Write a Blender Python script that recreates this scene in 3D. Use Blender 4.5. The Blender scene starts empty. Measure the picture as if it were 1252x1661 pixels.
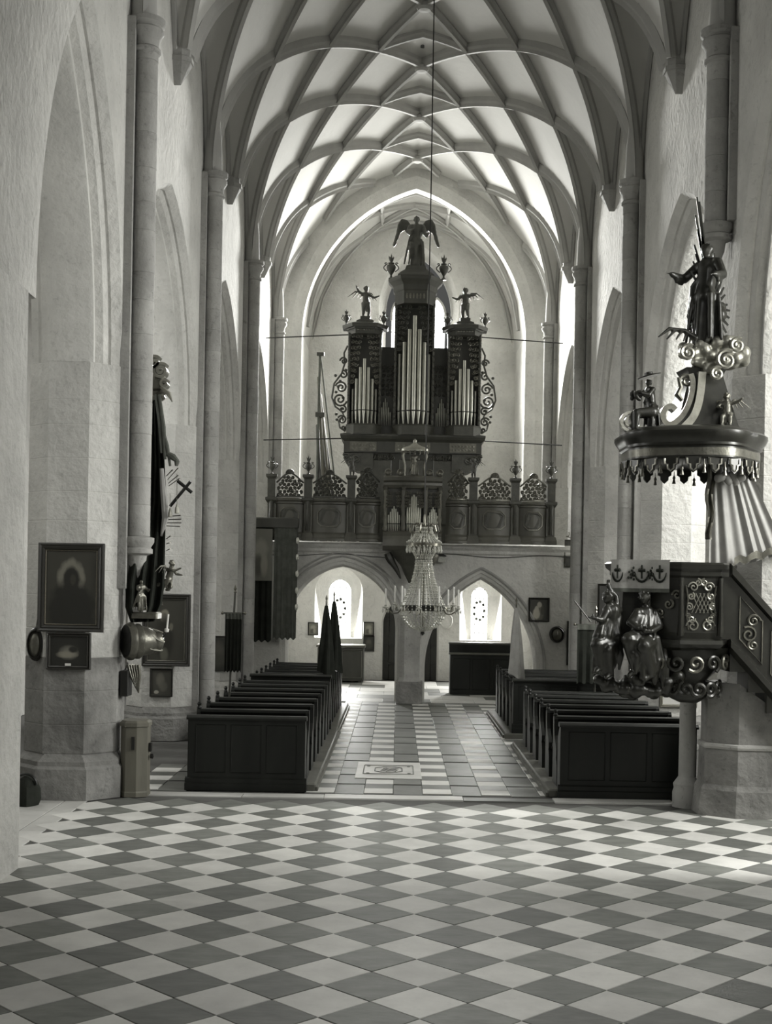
import bpy, math, random
from mathutils import Vector, Matrix
random.seed(7)
sc = bpy.context.scene
col = sc.collection
PI = math.pi

# ------------------------------------------------------------------ camera, sky, window light, exposure
F, VX, VY, ROLL, CAMX, EYE = 2060.0, 645.0, 951.0, 0.018, -0.36, 3.0      # level view camera with a risen front
cd = bpy.data.cameras.new('camera')
cam = bpy.data.objects.new('camera', cd); col.objects.link(cam)
cd.sensor_fit = 'HORIZONTAL'; cd.sensor_width = 36.0; cd.lens = F / 1252 * 36.0
cd.shift_x = -(VX - 626.0) / 1252; cd.shift_y = (VY - 830.5) / 1252
cd.clip_end = 300
cam.matrix_world = Matrix.Translation((CAMX, 0, EYE)) @ Matrix.Rotation(PI / 2, 4, 'X') @ Matrix.Rotation(ROLL, 4, 'Z')
sc.camera = cam
w = bpy.data.worlds.new('daylight'); sc.world = w; w.use_nodes = True
bg = w.node_tree.nodes['Background']; bg.inputs[0].default_value = (0.96, 0.97, 0.94, 1); bg.inputs[1].default_value = 0.07
sc.view_settings.view_transform = 'Standard'; sc.view_settings.look = 'None'
sc.view_settings.gamma = 1.0; sc.view_settings.use_curve_mapping = False
sc.view_settings.exposure = 0.2
sc.cycles.diffuse_bounces = 5
sc.cycles.sample_clamp_indirect = 6.0

def area(name, loc, target, sx, sy, power, color=(1.0, 1.0, 0.965), spread=180):
    d = bpy.data.lights.new(name, 'AREA'); d.shape = 'RECTANGLE'; d.size = sx; d.size_y = sy; d.energy = power; d.color = color; d.spread = math.radians(spread)
    o = bpy.data.objects.new(name, d); col.objects.link(o); o.location = loc
    o.rotation_euler = (Vector(target) - Vector(loc)).to_track_quat('-Z', 'Y').to_euler()
    return o

# daylight entering at the windows the church has
area('west_window_light', (0.2, 44.15, 12.6), (0.0, 30, 7.5), 2.3, 4.2, 2300, spread=105)
area('loft_side_light_a', (-3.5, 42.3, 10.5), (0, 42.3, 9.5), 1.6, 6.0, 45)
area('loft_side_light_b', (3.5, 42.3, 10.5), (0, 42.3, 9.5), 1.6, 6.0, 45)
area('porch_window_light_a', (-2.23, 40.75, 2.2), (-2.0, 36, 1.0), 0.6, 1.5, 230)
area('porch_window_light_b', (2.3, 40.75, 2.2), (2.0, 36, 1.0), 0.6, 1.5, 230)
for _k, _y in enumerate((14.0, 21.4, 34.7)):
    area('aisle_light_a', (-8.85, _y, 6.6), (-5, _y, 4.0), 1.7, 5.4, (110, 260, 240)[_k])
    area('aisle_light_b', (8.85, _y, 6.6), (5, _y, 4.0), 1.7, 5.4, (1000, 800, 360)[_k])
area('choir_light', (4.95, 7.6, 6.9), (0.0, 12.5, 0.5), 1.8, 5.6, 260)

# ------------------------------------------------------------------ helpers
def at(px, py, Y):
    """the point of the place that stands at depth Y behind pixel px, py of the photograph"""
    a, b = px - VX, py - VY
    c, s = math.cos(ROLL), math.sin(ROLL)
    u, v = a * c + b * s, -a * s + b * c
    return Vector((u * Y / F + CAMX, Y, EYE - v * Y / F))

WL = {}
def wloc(o):
    return WL.get(o.name, Vector((0, 0, 0))) if o else Vector((0, 0, 0))

def tag(o, label=None, cat=None, group=None, kind=None):
    if label: o['label'] = label
    if cat: o['category'] = cat
    if group: o['group'] = group
    if kind: o['kind'] = kind
    return o

def thing(name, loc, label, cat, group=None, kind=None):
    o = bpy.data.objects.new(name, None); col.objects.link(o); o.empty_display_size = 0.1
    o.location = loc; WL[o.name] = Vector(loc)
    return tag(o, label, cat, group, kind)

def link(name, me, mat, parent=None, loc=(0, 0, 0)):
    o = bpy.data.objects.new(name, me); col.objects.link(o)
    if mat and not me.materials: me.materials.append(mat)
    o.location = loc
    if parent: o.parent = parent
    WL[o.name] = wloc(parent) + Vector(loc)
    return o

def copy_tree(o, parent=None):
    c = o.copy(); col.objects.link(c); c.parent = parent
    for ch in o.children: copy_tree(ch, c)
    return c

class MB:
    def __init__(s): s.v = []; s.f = []
    def add(s, vs, fs, T=None):
        n = len(s.v)
        s.v += [tuple(T @ Vector(p)) if T else tuple(p) for p in vs]
        s.f += [tuple(i + n for i in f) for f in fs]
        return s
    def box(s, x0, x1, y0, y1, z0, z1, T=None):
        return s.add([(x0,y0,z0),(x1,y0,z0),(x1,y1,z0),(x0,y1,z0),(x0,y0,z1),(x1,y0,z1),(x1,y1,z1),(x0,y1,z1)],
                     [(3,2,1,0),(4,5,6,7),(0,1,5,4),(1,2,6,5),(2,3,7,6),(3,0,4,7)], T)
    def cbox(s, c, sx, sy, sz, T=None):
        return s.box(c[0]-sx/2, c[0]+sx/2, c[1]-sy/2, c[1]+sy/2, c[2]-sz/2, c[2]+sz/2, T)
    def bev(s, x0, x1, y0, y1, z0, z1, b=0.01, T=None):
        """box with chamfered top and vertical edges"""
        q = [(x0+b,y0),(x1-b,y0),(x1,y0+b),(x1,y1-b),(x1-b,y1),(x0+b,y1),(x0,y1-b),(x0,y0+b)]
        cx, cy = (x0+x1)/2, (y0+y1)/2
        def ins(p, d): return (p[0]-math.copysign(d, p[0]-cx), p[1]-math.copysign(d, p[1]-cy))
        rings = [[(p[0],p[1],z0) for p in q], [(p[0],p[1],z1-b) for p in q], [(*ins(p,b),z1) for p in q]]
        return s.loft(rings, True, True, T)
    def loft(s, rings, closed=True, caps=True, T=None):
        n = len(rings[0]); vs = [p for r in rings for p in r]; fs = []
        m = n if closed else n - 1
        for i in range(len(rings)-1):
            for j in range(m):
                k = (j+1) % n
                fs.append((i*n+j, i*n+k, (i+1)*n+k, (i+1)*n+j))
        if caps and closed:
            fs.append(tuple(range(n-1, -1, -1))); o = (len(rings)-1)*n; fs.append(tuple(range(o, o+n)))
        return s.add(vs, fs, T)
    def prism(s, poly, z0, z1, T=None):
        return s.loft([[(x,y,z0) for x,y in poly], [(x,y,z1) for x,y in poly]], True, True, T)
    def lathe(s, prof, seg=16, T=None, a0=0.0, a1=2*PI, sq=1.0):
        full = abs(a1-a0-2*PI) < 1e-6
        n = seg if full else seg+1
        rings = [[(r*math.cos(a0+(a1-a0)*k/seg), sq*r*math.sin(a0+(a1-a0)*k/seg), z) for k in range(n)] for r, z in prof]
        return s.loft(rings, full, True, T)
    def tube(s, path, r, seg=6, T=None, caps=True, flat=1.0):
        path = [Vector(p) for p in path]; rings = []
        up = Vector((0.03, 0.05, 1)); prevn = None
        for i, p in enumerate(path):
            t = (path[min(i+1, len(path)-1)] - path[max(i-1, 0)])
            if t.length < 1e-9: t = Vector((0,0,1))
            t.normalize()
            n = (prevn - t*prevn.dot(t)) if prevn else up.cross(t)
            if n.length < 1e-4: n = Vector((1,0,0)).cross(t)
            n.normalize(); prevn = n; b = t.cross(n)
            rr = r[i] if isinstance(r, (list, tuple)) else r
            rings.append([tuple(p + n*(rr*math.cos(2*PI*k/seg)) + b*(rr*flat*math.sin(2*PI*k/seg))) for k in range(seg)])
        return s.loft(rings, True, caps, T)
    def ball(s, c, r, seg=8, rings=6, T=None):
        rx, ry, rz = (r, r, r) if isinstance(r, (int, float)) else r
        vs = [(c[0],c[1],c[2]-rz)]; fs = []
        for i in range(1, rings):
            t = -PI/2 + PI*i/rings
            for k in range(seg):
                a = 2*PI*k/seg
                vs.append((c[0]+rx*math.cos(t)*math.cos(a), c[1]+ry*math.cos(t)*math.sin(a), c[2]+rz*math.sin(t)))
        vs.append((c[0],c[1],c[2]+rz)); top = len(vs)-1
        for k in range(seg): fs.append((0, 1+(k+1)%seg, 1+k))
        for i in range(rings-2):
            for k in range(seg):
                a = 1+i*seg+k; b = 1+i*seg+(k+1)%seg
                fs.append((a, b, b+seg, a+seg))
        o = 1+(rings-2)*seg
        for k in range(seg): fs.append((o+k, o+(k+1)%seg, top))
        return s.add(vs, fs, T)
    def sheet(s, grid, thick=None):
        """grid of points; with thick = offset vector it becomes a solid"""
        r, c = len(grid), len(grid[0])
        vs = [tuple(p) for row in grid for p in row]; fs = []
        for i in range(r-1):
            for j in range(c-1):
                fs.append((i*c+j, i*c+j+1, (i+1)*c+j+1, (i+1)*c+j))
        if thick:
            n = len(vs); d = Vector(thick)
            vs += [tuple(Vector(p)+d) for p in vs]
            fs += [tuple(reversed([q+n for q in f])) for f in fs]
            edge = [j for j in range(c)] + [i*c+c-1 for i in range(1, r)] + [(r-1)*c+j for j in range(c-2, -1, -1)] + [i*c for i in range(r-2, 0, -1)]
            for k in range(len(edge)):
                a, b = edge[k], edge[(k+1) % len(edge)]
                fs.append((b, a, a+n, b+n))
        return s.add(vs, fs)
    def mesh(s, name, off=Vector((0,0,0)), smooth=True, ang=35):
        me = bpy.data.meshes.new(name)
        me.from_pydata([(p[0]-off[0], p[1]-off[1], p[2]-off[2]) for p in s.v], [], s.f)
        me.update()
        if smooth:
            me.polygons.foreach_set('use_smooth', [True]*len(me.polygons)); me.set_sharp_from_angle(angle=math.radians(ang))
        return me
    def build(s, name, mat, parent=None, loc=None, local=False, smooth=True, ang=35):
        """points are world points unless local; loc is the world place of a top-level object's origin"""
        if parent is not None:
            off = Vector((0,0,0)) if local else wloc(parent)
            return link(name, s.mesh(name, off, smooth, ang), mat, parent)
        l = Vector(loc) if loc is not None else Vector((0,0,0))
        return link(name, s.mesh(name, Vector((0,0,0)) if local else l, smooth, ang), mat, None, l)

def TR(loc=(0,0,0), rz=0, rx=0, ry=0, sc_=1.0):
    return Matrix.Translation(loc) @ Matrix.Rotation(rz,4,'Z') @ Matrix.Rotation(ry,4,'Y') @ Matrix.Rotation(rx,4,'X') @ Matrix.Scale(sc_,4)

# ------------------------------------------------------------------ materials
def mat(name, c, rough=0.7, metal=0.0, var=0.12, scale=1.5, bump=0.0, bscale=18.0, spec=0.4, rnd=0.0, speck=0.0, stretch=None, trans=0.0):
    m = bpy.data.materials.new(name); m.use_nodes = True
    nt = m.node_tree; N = nt.nodes; L = nt.links
    p = N['Principled BSDF']
    p.inputs['Roughness'].default_value = rough; p.inputs['Metallic'].default_value = metal
    p.inputs['Specular IOR Level'].default_value = spec
    if trans: p.inputs['Transmission Weight'].default_value = trans
    g = N.new('ShaderNodeNewGeometry'); pos = g.outputs['Position']
    if stretch:
        mp = N.new('ShaderNodeMapping'); mp.inputs['Scale'].default_value = stretch; L.new(pos, mp.inputs[0]); pos = mp.outputs[0]
    n1 = N.new('ShaderNodeTexNoise'); n1.inputs['Scale'].default_value = scale; n1.inputs['Detail'].default_value = 6; n1.inputs['Roughness'].default_value = 0.62
    L.new(pos, n1.inputs['Vector'])
    r = N.new('ShaderNodeMapRange'); r.inputs[1].default_value = 0.3; r.inputs[2].default_value = 0.7
    r.inputs[3].default_value = 1-var; r.inputs[4].default_value = 1+var
    L.new(n1.outputs['Fac'], r.inputs[0]); val = r.outputs[0]
    def mul(a, b):
        k = N.new('ShaderNodeMath'); k.operation = 'MULTIPLY'; L.new(a, k.inputs[0]); L.new(b, k.inputs[1]); return k.outputs[0]
    if rnd:
        oi = N.new('ShaderNodeObjectInfo'); rr = N.new('ShaderNodeMapRange'); rr.inputs[3].default_value = 1-rnd; rr.inputs[4].default_value = 1+rnd
        L.new(oi.outputs['Random'], rr.inputs[0]); val = mul(val, rr.outputs[0])
    if speck:
        n3 = N.new('ShaderNodeTexNoise'); n3.inputs['Scale'].default_value = 9; n3.inputs['Detail'].default_value = 8; n3.inputs['Roughness'].default_value = 0.75
        L.new(pos, n3.inputs['Vector'])
        r3 = N.new('ShaderNodeMapRange'); r3.inputs[1].default_value = 0.56; r3.inputs[2].default_value = 0.68; r3.inputs[3].default_value = 1; r3.inputs[4].default_value = 1-speck
        L.new(n3.outputs['Fac'], r3.inputs[0]); val = mul(val, r3.outputs[0])
    vm = N.new('ShaderNodeVectorMath'); vm.operation = 'SCALE'; vm.inputs[0].default_value = c; L.new(val, vm.inputs['Scale'])
    L.new(vm.outputs[0], p.inputs['Base Color'])
    if bump:
        n2 = N.new('ShaderNodeTexNoise'); n2.inputs['Scale'].default_value = bscale; n2.inputs['Detail'].default_value = 5
        L.new(pos, n2.inputs['Vector'])
        b = N.new('ShaderNodeBump'); b.inputs['Strength'].default_value = bump; b.inputs['Distance'].default_value = 0.05
        L.new(n2.outputs['Fac'], b.inputs['Height']); L.new(b.outputs[0], p.inputs['Normal'])
    return m

def glow(name, c, e):
    m = bpy.data.materials.new(name); m.use_nodes = True; nt = m.node_tree
    nt.nodes.remove(nt.nodes['Principled BSDF'])
    em = nt.nodes.new('ShaderNodeEmission'); em.inputs[0].default_value = (*c, 1); em.inputs[1].default_value = e
    g = nt.nodes.new('ShaderNodeNewGeometry'); v = nt.nodes.new('ShaderNodeTexVoronoi'); v.inputs['Scale'].default_value = 3.5
    nt.links.new(g.outputs['Position'], v.inputs['Vector'])
    r = nt.nodes.new('ShaderNodeMapRange'); r.inputs[3].default_value = 0.75*e; r.inputs[4].default_value = 1.05*e
    sp = nt.nodes.new('ShaderNodeSeparateColor'); nt.links.new(v.outputs['Color'], sp.inputs[0]); nt.links.new(sp.outputs[0], r.inputs[0])
    nt.links.new(r.outputs[0], em.inputs[1])
    nt.links.new(em.outputs[0], nt.nodes['Material Output'].inputs[0])
    return m

def painting(name, base, blobs, rough=0.45):
    """a painted canvas: soft ellipses (x, z, rx, rz, colour, softness) over a ground, in the panel's own 0..1 frame"""
    m = bpy.data.materials.new(name); m.use_nodes = True; nt = m.node_tree; N = nt.nodes; L = nt.links
    p = N['Principled BSDF']; p.inputs['Roughness'].default_value = rough
    tc = N.new('ShaderNodeTexCoord'); sp = N.new('ShaderNodeSeparateXYZ'); L.new(tc.outputs['Generated'], sp.inputs[0])
    nz = N.new('ShaderNodeTexNoise'); nz.inputs['Scale'].default_value = 7; nz.inputs['Detail'].default_value = 6; L.new(tc.outputs['Generated'], nz.inputs['Vector'])
    def math_(op, a, b=None):
        k = N.new('ShaderNodeMath'); k.operation = op
        for i, q in enumerate((a, b)):
            if q is None: continue
            if isinstance(q, (int, float)): k.inputs[i].default_value = q
            else: L.new(q, k.inputs[i])
        return k.outputs[0]
    cur = None
    for (cx, cz, rx, rz, c, soft) in blobs:
        dx = math_('DIVIDE', math_('SUBTRACT', sp.outputs['X'], cx), rx); dz = math_('DIVIDE', math_('SUBTRACT', sp.outputs['Z'], cz), rz)
        d = math_('ADD', math_('POWER', math_('ABSOLUTE', dx), 2.0), math_('POWER', math_('ABSOLUTE', dz), 2.0))
        d = math_('ADD', d, math_('MULTIPLY', math_('SUBTRACT', nz.outputs['Fac'], 0.5), 0.9))
        mr = N.new('ShaderNodeMapRange'); mr.inputs[1].default_value = 1-soft; mr.inputs[2].default_value = 1+soft; mr.inputs[3].default_value = 1; mr.inputs[4].default_value = 0
        L.new(d, mr.inputs[0])
        mx = N.new('ShaderNodeMix'); mx.data_type = 'RGBA'; L.new(mr.outputs[0], mx.inputs[0])
        if cur is None: mx.inputs[6].default_value = (*base, 1)
        else: L.new(cur, mx.inputs[6])
        mx.inputs[7].default_value = (*c, 1); cur = mx.outputs[2]
    L.new(cur, p.inputs['Base Color'])
    return m

def g3(v, t=1.0): return (v*1.01, v*1.0, v*0.95)
PLASTER = mat('plaster', g3(.53), .9, var=.16, scale=.9, bump=.7, bscale=9, spec=.15, speck=.22)
WEBM = mat('vault_plaster', g3(.47), .9, var=.06, scale=.6, bump=.1, bscale=6, spec=.15)
STONE = mat('stone', g3(.33), .85, var=.22, scale=1.3, bump=.3, bscale=14, spec=.2, speck=.35, rnd=.08)
RIBM = mat('rib_stone', g3(.36), .85, var=.10, scale=1.2, bump=.08, bscale=14, spec=.2)
PIERM = mat('pier_stone', g3(.50), .9, var=.18, scale=1.0, bump=.7, bscale=9, spec=.15, speck=.2)
ROUGH = mat('rough_stone', g3(.22), .95, var=.3, scale=2.5, bump=.8, bscale=12, spec=.1)
STONE_D = mat('dark_stone', g3(.20), .9, var=.35, scale=1.6, bump=.6, bscale=8, spec=.1, speck=.4)  # darker mottled stone: foot of the first piers and pulpit stair block
TILE_W = mat('pale_tile', g3(.56), .6, var=.12, scale=2.4, bump=.04, bscale=9, rnd=.14, speck=.1)
TILE_D = mat('dark_tile', (.145,.150,.136), .6, var=.25, scale=3.0, bump=.05, bscale=9, rnd=.28, stretch=(1,2.2,1))
TILE_G = mat('grey_slab', (.115,.118,.107), .5, var=.28, scale=2.0, bump=.06, bscale=9, rnd=.15)
SLAB = mat('pale_slab', g3(.45), .5, var=.16, scale=1.6, bump=.05, bscale=9, rnd=.12)
GROUT = mat('grout', g3(.10), .9, spec=.1)
PEW = mat('pew_wood', (.011,.012,.010), .40, var=.3, scale=3, bump=.04, bscale=12, spec=.35, stretch=(1,1,.2))
PEWBASE = mat('platform_wood', (.10,.10,.085), .55, var=.25, scale=3, bump=.1, bscale=12)
OAK = mat('organ_wood', (.045,.045,.037), .45, var=.25, scale=3, bump=.05, bscale=14, spec=.5, stretch=(1,1,.25))
OAK2 = mat('gallery_wood', (.085,.083,.068), .42, var=.3, scale=2.5, bump=.05, bscale=14, spec=.5, stretch=(1,1,.3))
CARVED = mat('carved_wood', (.055,.055,.045), .42, var=.3, scale=6, bump=.15, bscale=30, spec=.5)
GILT = mat('dull_gilt', (.31,.305,.265), .35, metal=.75, var=.25, scale=8, bump=.1, bscale=30)
GILT_D = mat('dark_gilt', (.15,.147,.124), .34, metal=.6, var=.3, scale=7, bump=.1, bscale=30)
BRONZE = mat('dark_bronze', (.022,.022,.018), .30, metal=.15, var=.3, scale=6, spec=.5)
TIN = mat('pipe_tin', (.40,.40,.35), .36, metal=.85, var=.1, scale=4)
CLOTH_D = mat('dark_cloth', (.022,.024,.020), .95, var=.25, scale=4, bump=.15, bscale=20, spec=.1)
CLOTH_M = mat('grey_cloth', (.10,.105,.092), .9, var=.25, scale=5, bump=.12, bscale=20, spec=.1)
CLOTH_L = mat('pale_cloth', g3(.36), .9, var=.12, scale=6, bump=.1, bscale=25, spec=.1)
SATIN = mat('satin_cloth', g3(.30), .55, var=.12, scale=5, spec=.5)
WAX = mat('candle_wax', g3(.72), .5, var=.03)
CRYST = mat('crystal', (.62,.62,.56), .12, metal=.35, var=.25, scale=30, spec=.9)
BRASS = mat('brass', (.17,.165,.137), .3, metal=.85, var=.2, scale=10)
IRON = mat('iron', (.02,.02,.018), .55, metal=.3)
FRAME = mat('frame_wood', (.022,.021,.017), .35, var=.2, scale=8, spec=.6)
FRAME_L = mat('beaded_frame', (.12,.11,.085), .4, metal=.3, var=.4, scale=60)
PAPER = mat('paper', g3(.62), .8, var=.05)
WOODG = mat('grey_wood', (.13,.125,.10), .6, var=.25, scale=2.5, bump=.1, bscale=10, stretch=(1,1,.2))
DOORW = mat('door_wood', (.018,.018,.015), .6, var=.3, scale=2.5, stretch=(3,1,.3))
GLASS_W = glow('bright_window_glass', (1.0, 1.0, .95), 9.0)
GLASS_L = glow('porch_window_glass', (1.0, 1.0, .94), 4.5)

# ------------------------------------------------------------------ arches and pierced walls
def arch_z(d, hw, rise):
    r = (rise*rise + hw*hw)/(2*hw); c = r-hw
    q = r*r-(abs(d)+c)**2
    return math.sqrt(max(q, 0))

def arch_pts(op, inset=0.0, n=24):
    """outline of an opening, from its sill up the one jamb, over the point and down the other"""
    uc, hw, sill, spring, rise = op
    r = (rise*rise+hw*hw)/(2*hw); c = r-hw; r2 = r-inset; h2 = hw-inset
    pts = [(uc-h2, sill), (uc-h2, sill+(spring-sill)*.5)]
    a1 = math.acos(max(-1, min(1, c/r2)))
    for i in range(n+1):
        a = a1*i/n; pts.append((uc-(r2*math.cos(a)-c), spring+r2*math.sin(a)))
    for i in range(n-1, -1, -1):
        a = a1*i/n; pts.append((uc+(r2*math.cos(a)-c), spring+r2*math.sin(a)))
    pts += [(uc+h2, sill+(spring-sill)*.5), (uc+h2, sill)]
    return pts

def pierced(mb, u0, u1, z0, z1, ops, P, prof):
    """a wall from u0 to u1, z0 to z1 with arched openings; P(u,z,t) gives the point, t = 0 front face .. 1 back face;
    prof: list of (t, inset) that shapes the reveals"""
    for t, ins, flip in ((prof[0][0], prof[0][1], False), (prof[-1][0], prof[-1][1], True)):
        tt = 0.0 if not flip else 1.0
        cur = u0
        def quad(a, b, za, zb, zc, zd):
            f = [P(a, za, tt), P(b, zb, tt), P(b, zc, tt), P(a, zd, tt)]
            mb.add(f if not flip else f[::-1], [(0,1,2,3)])
        for op in sorted(ops):
            pts = arch_pts(op, ins)
            quad(cur, pts[0][0], z0, z0, z1, z1)
            up = pts[1:-1]
            if op[2] > z0+1e-4: quad(pts[0][0], pts[-1][0], z0, z0, op[2], op[2])
            for a, b in zip(up[:-1], up[1:]):
                if b[0]-a[0] > 1e-6: quad(a[0], b[0], a[1], b[1], z1, z1)
            cur = pts[-1][0]
        quad(cur, u1, z0, z0, z1, z1)
    for op in ops:
        rings = []
        for t, ins in prof:
            rings.append([P(u, z, t) for u, z in arch_pts(op, ins)])
        mb.loft(rings, False, False)
        if op[2] > z0+1e-4:
            mb.loft([[r[0], r[-1]] for r in rings], False, False)
    return mb
# ================================================================== THE SETTING
W = 4.06                       # nave columns stand W to each side of the axis
S = 3.34                       # half a bay
Y1 = 18.0                      # first pair of columns
COLY = [Y1, Y1+2*S, Y1+4*S, Y1+6*S]
Z0 = 10.9                      # vault springing
HS, RB = 4.15, None
RISE = 5.1
RB = (RISE**2+HS**2)/(2*HS); CB = RB-HS
LR = math.sqrt(RB*RB-(0.75*HS+CB)**2)      # lunette height
def barrel(x): return math.sqrt(max(RB*RB-(abs(x)+CB)**2, 0))
def lunette(y):
    k = round((y-Y1-S/2)/S); d = y-(Y1+S/2+k*S)
    v = arch_z(d, S/2, LR)
    n = round((y-Y1)/S)
    return max(v, .95) if n % 2 else v      # between the columns the vault rises from corbels set higher
def vault_z(x, y): return Z0+max(barrel(x), lunette(y))

# ---- floor of the choir: square tiles laid cornerwise
D = 0.35355
fl = MB().box(-9, 9, 4.0, 17.83, -0.25, -0.012).build('floor', GROUT, smooth=False)
tag(fl, 'chequered floor of pale and dark square tiles laid cornerwise in front of the pews', 'floor', kind='structure')
def tile_mesh(name, hx, hy, m):
    g = 0.0035; b = 0.004
    mb = MB(); q = lambda d, z: [(-hx+d,-hy+d,z),(hx-d,-hy+d,z),(hx-d,hy-d,z),(-hx+d,hy-d,z)]
    mb.loft([q(g,-.03), q(g,-b), q(g+b,0)], True, True)
    me = mb.mesh(name, smooth=False); me.materials.append(m); return me
dia_w = tile_mesh('tile_pale', .25, .25, TILE_W); dia_d = tile_mesh('tile_dark', .25, .25, TILE_D)
VX0, VY0 = -0.5089, 9.8781     # a joint where four tiles meet
cells = []
for i in range(-16, 18):
    for j in range(-8, 26):
        if (i+j) % 2 == 0: continue
        x, y = VX0+i*D, VY0+j*D
        if y > 17.83-D+.02 or y < 7.2 or x < -4.53 or x > 5.4: continue
        cells.append((x, y, (i % 2) != 0))
def seen(x, y): return abs(x-CAMX-0.1) < (0.31*y+.35) and y > 8.2
cells.sort(key=lambda c: c[1])
near = [c for c in cells if seen(c[0], c[1])][:300]
rest = [c for c in cells if c not in near]
for x, y, white in near:
    o = link('tile', dia_w if white else dia_d, None, fl, (x, y, random.uniform(-.0015, .0012))); o.rotation_euler[2] = PI/4
for white, m in ((True, TILE_W), (False, TILE_D)):
    mb = MB()
    for x, y, wq in rest:
        if wq == white:
            h = .25*1.414-.006
            mb.add([(x-h,y,0),(x,y-h,0),(x+h,y,0),(x,y+h,0)], [(0,1,2,3)])
    if mb.v: tag(mb.build('tile_field', m, fl, smooth=False), kind='stuff')
# plain border slabs along the walls and the threshold towards the nave
def slab(parent, x0, x1, y0, y1, m, z=0.0, g=.004, th=.05):
    return MB().bev(x0+g, x1-g, y0+g, y1-g, z-th, z, .004).build('slab', m, parent, smooth=False)
ys = [7.0, 8.4, 9.9, 11.2, 12.6, 13.9, 15.2, 16.5, 17.83]
for a, b in zip(ys[:-1], ys[1:]):
    slab(fl, -5.6, -4.54-.3, a, b, SLAB, -.001)
    slab(fl, -4.83, -4.54, a, b, SLAB)
slab(fl, -8.9, -5.61, 12.5, 17.83, TILE_G, -.001)
fn = MB().box(-9, 9, 17.83, 45, -0.25, -0.012).build('floor', GROUT, smooth=False)
tag(fn, 'nave floor with rows of pale squares set in grey paving between the pews', 'floor', kind='structure')
xs = [-5.5, -3.9, -2.5, -1.35, 0.62, 1.9, 3.6, 5.6]
for k, (a, b) in enumerate(zip(xs[:-1], xs[1:])):
    slab(fn, a, b, 17.84, 18.13+.05*(k % 2), SLAB if k != 4 else TILE_G, 0.012 if k in (2, 3, 5) else 0.004)
# nave paving: pale squares at a 0.85 m pitch
PT = .853; HW = .2135
sq_w = tile_mesh('pale_square', HW, HW, TILE_W); sq_d = tile_mesh('grey_square', HW, HW, TILE_G); rc_d = tile_mesh('grey_oblong', HW, PT/2, TILE_G)
LED = (-0.98, 0.07, 19.80, 21.60)     # the tomb slab
X00, Y00 = -.585, 18.62
for i in range(-5, 6):
    x = X00+i*PT
    for j in range(0, 17):
        y = Y00+j*PT
        vis = -1.75 < x < 2.35 or (-4.4 < x < -3.3 and j < 3)
        vis2 = -1.75 < x+PT/2 < 2.35 or (-4.4 < x+PT/2 < -3.3 and j < 3)
        def free(px, py, hy=HW): return not (LED[0]+.02 < px < LED[1]-.02 and LED[2]+.05 < py < LED[3]-.05)
        if vis and free(x, y): link('tile', sq_w, None, fn, (x+random.uniform(-.004,.004), y, random.uniform(-.002,.003)))
        if vis and free(x, y+PT/2): link('tile', sq_d, None, fn, (x, y+PT/2, random.uniform(-.003,.001)))
        if vis2 and free(x+PT/2, y+PT*.25, PT/2): link('tile', rc_d, None, fn, (x+PT/2, y+PT*.25+.1*((j*7+i*3) % 3-1), random.uniform(-.003,.001)))
xs = [-4.2, -2.9, -1.75, -.7, .55, 1.7, 2.9, 4.2]
yy = 18.62+17*PT-.2
yr = [yy, yy+1.0, yy+2.1, yy+3.2, yy+4.4, yy+5.6, yy+7.2]
for r, (a, b) in enumerate(zip(yr[:-1], yr[1:])):
    for k, (p, q) in enumerate(zip(xs[:-1], xs[1:])):
        o = .35 if r % 2 else 0
        slab(fn, p+o, q+o, a, b, SLAB if (k+r) % 3 else TILE_G, random.uniform(-.004, .004))
led = thing('tomb_slab', ((LED[0]+LED[1])/2, (LED[2]+LED[3])/2, 0), 'pale engraved tomb slab let into the central aisle paving', 'slab')
MB().bev(LED[0], LED[1], LED[2], LED[3], -.03, .006, .006).build('plate', SLAB, led)
cx, cy = (LED[0]+LED[1])/2, (LED[2]+LED[3])/2
for hx, hy, cut in ((.40, .48, .0), (.22, .30, .12)):
    q = [(-hx+cut,-hy),(hx-cut,-hy),(hx,-hy+cut),(hx,hy-cut),(hx-cut,hy),(-hx+cut,hy),(-hx,hy-cut),(-hx,-hy+cut)]
    MB().tube([(cx+a, cy+b, .007) for a, b in q+[q[0]]], .010, 4).build('engraved_line', TILE_D, led)
for k in range(3):
    MB().tube([(cx-.13+.02*k+t*.05, cy-.15+.13*k+.04*math.sin(t*2.2), .008) for t in range(6)], .009, 4).build('engraved_line', TILE_D, led)
for a, b in ((-.33,-.38),(.33,-.38),(-.33,.38),(.33,.38)):
    MB().lathe([(.028,.004),(.028,.012),(.0,.014)], 8, TR((cx+a, cy+b, 0))).build('rosette', TILE_D, led)

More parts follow.
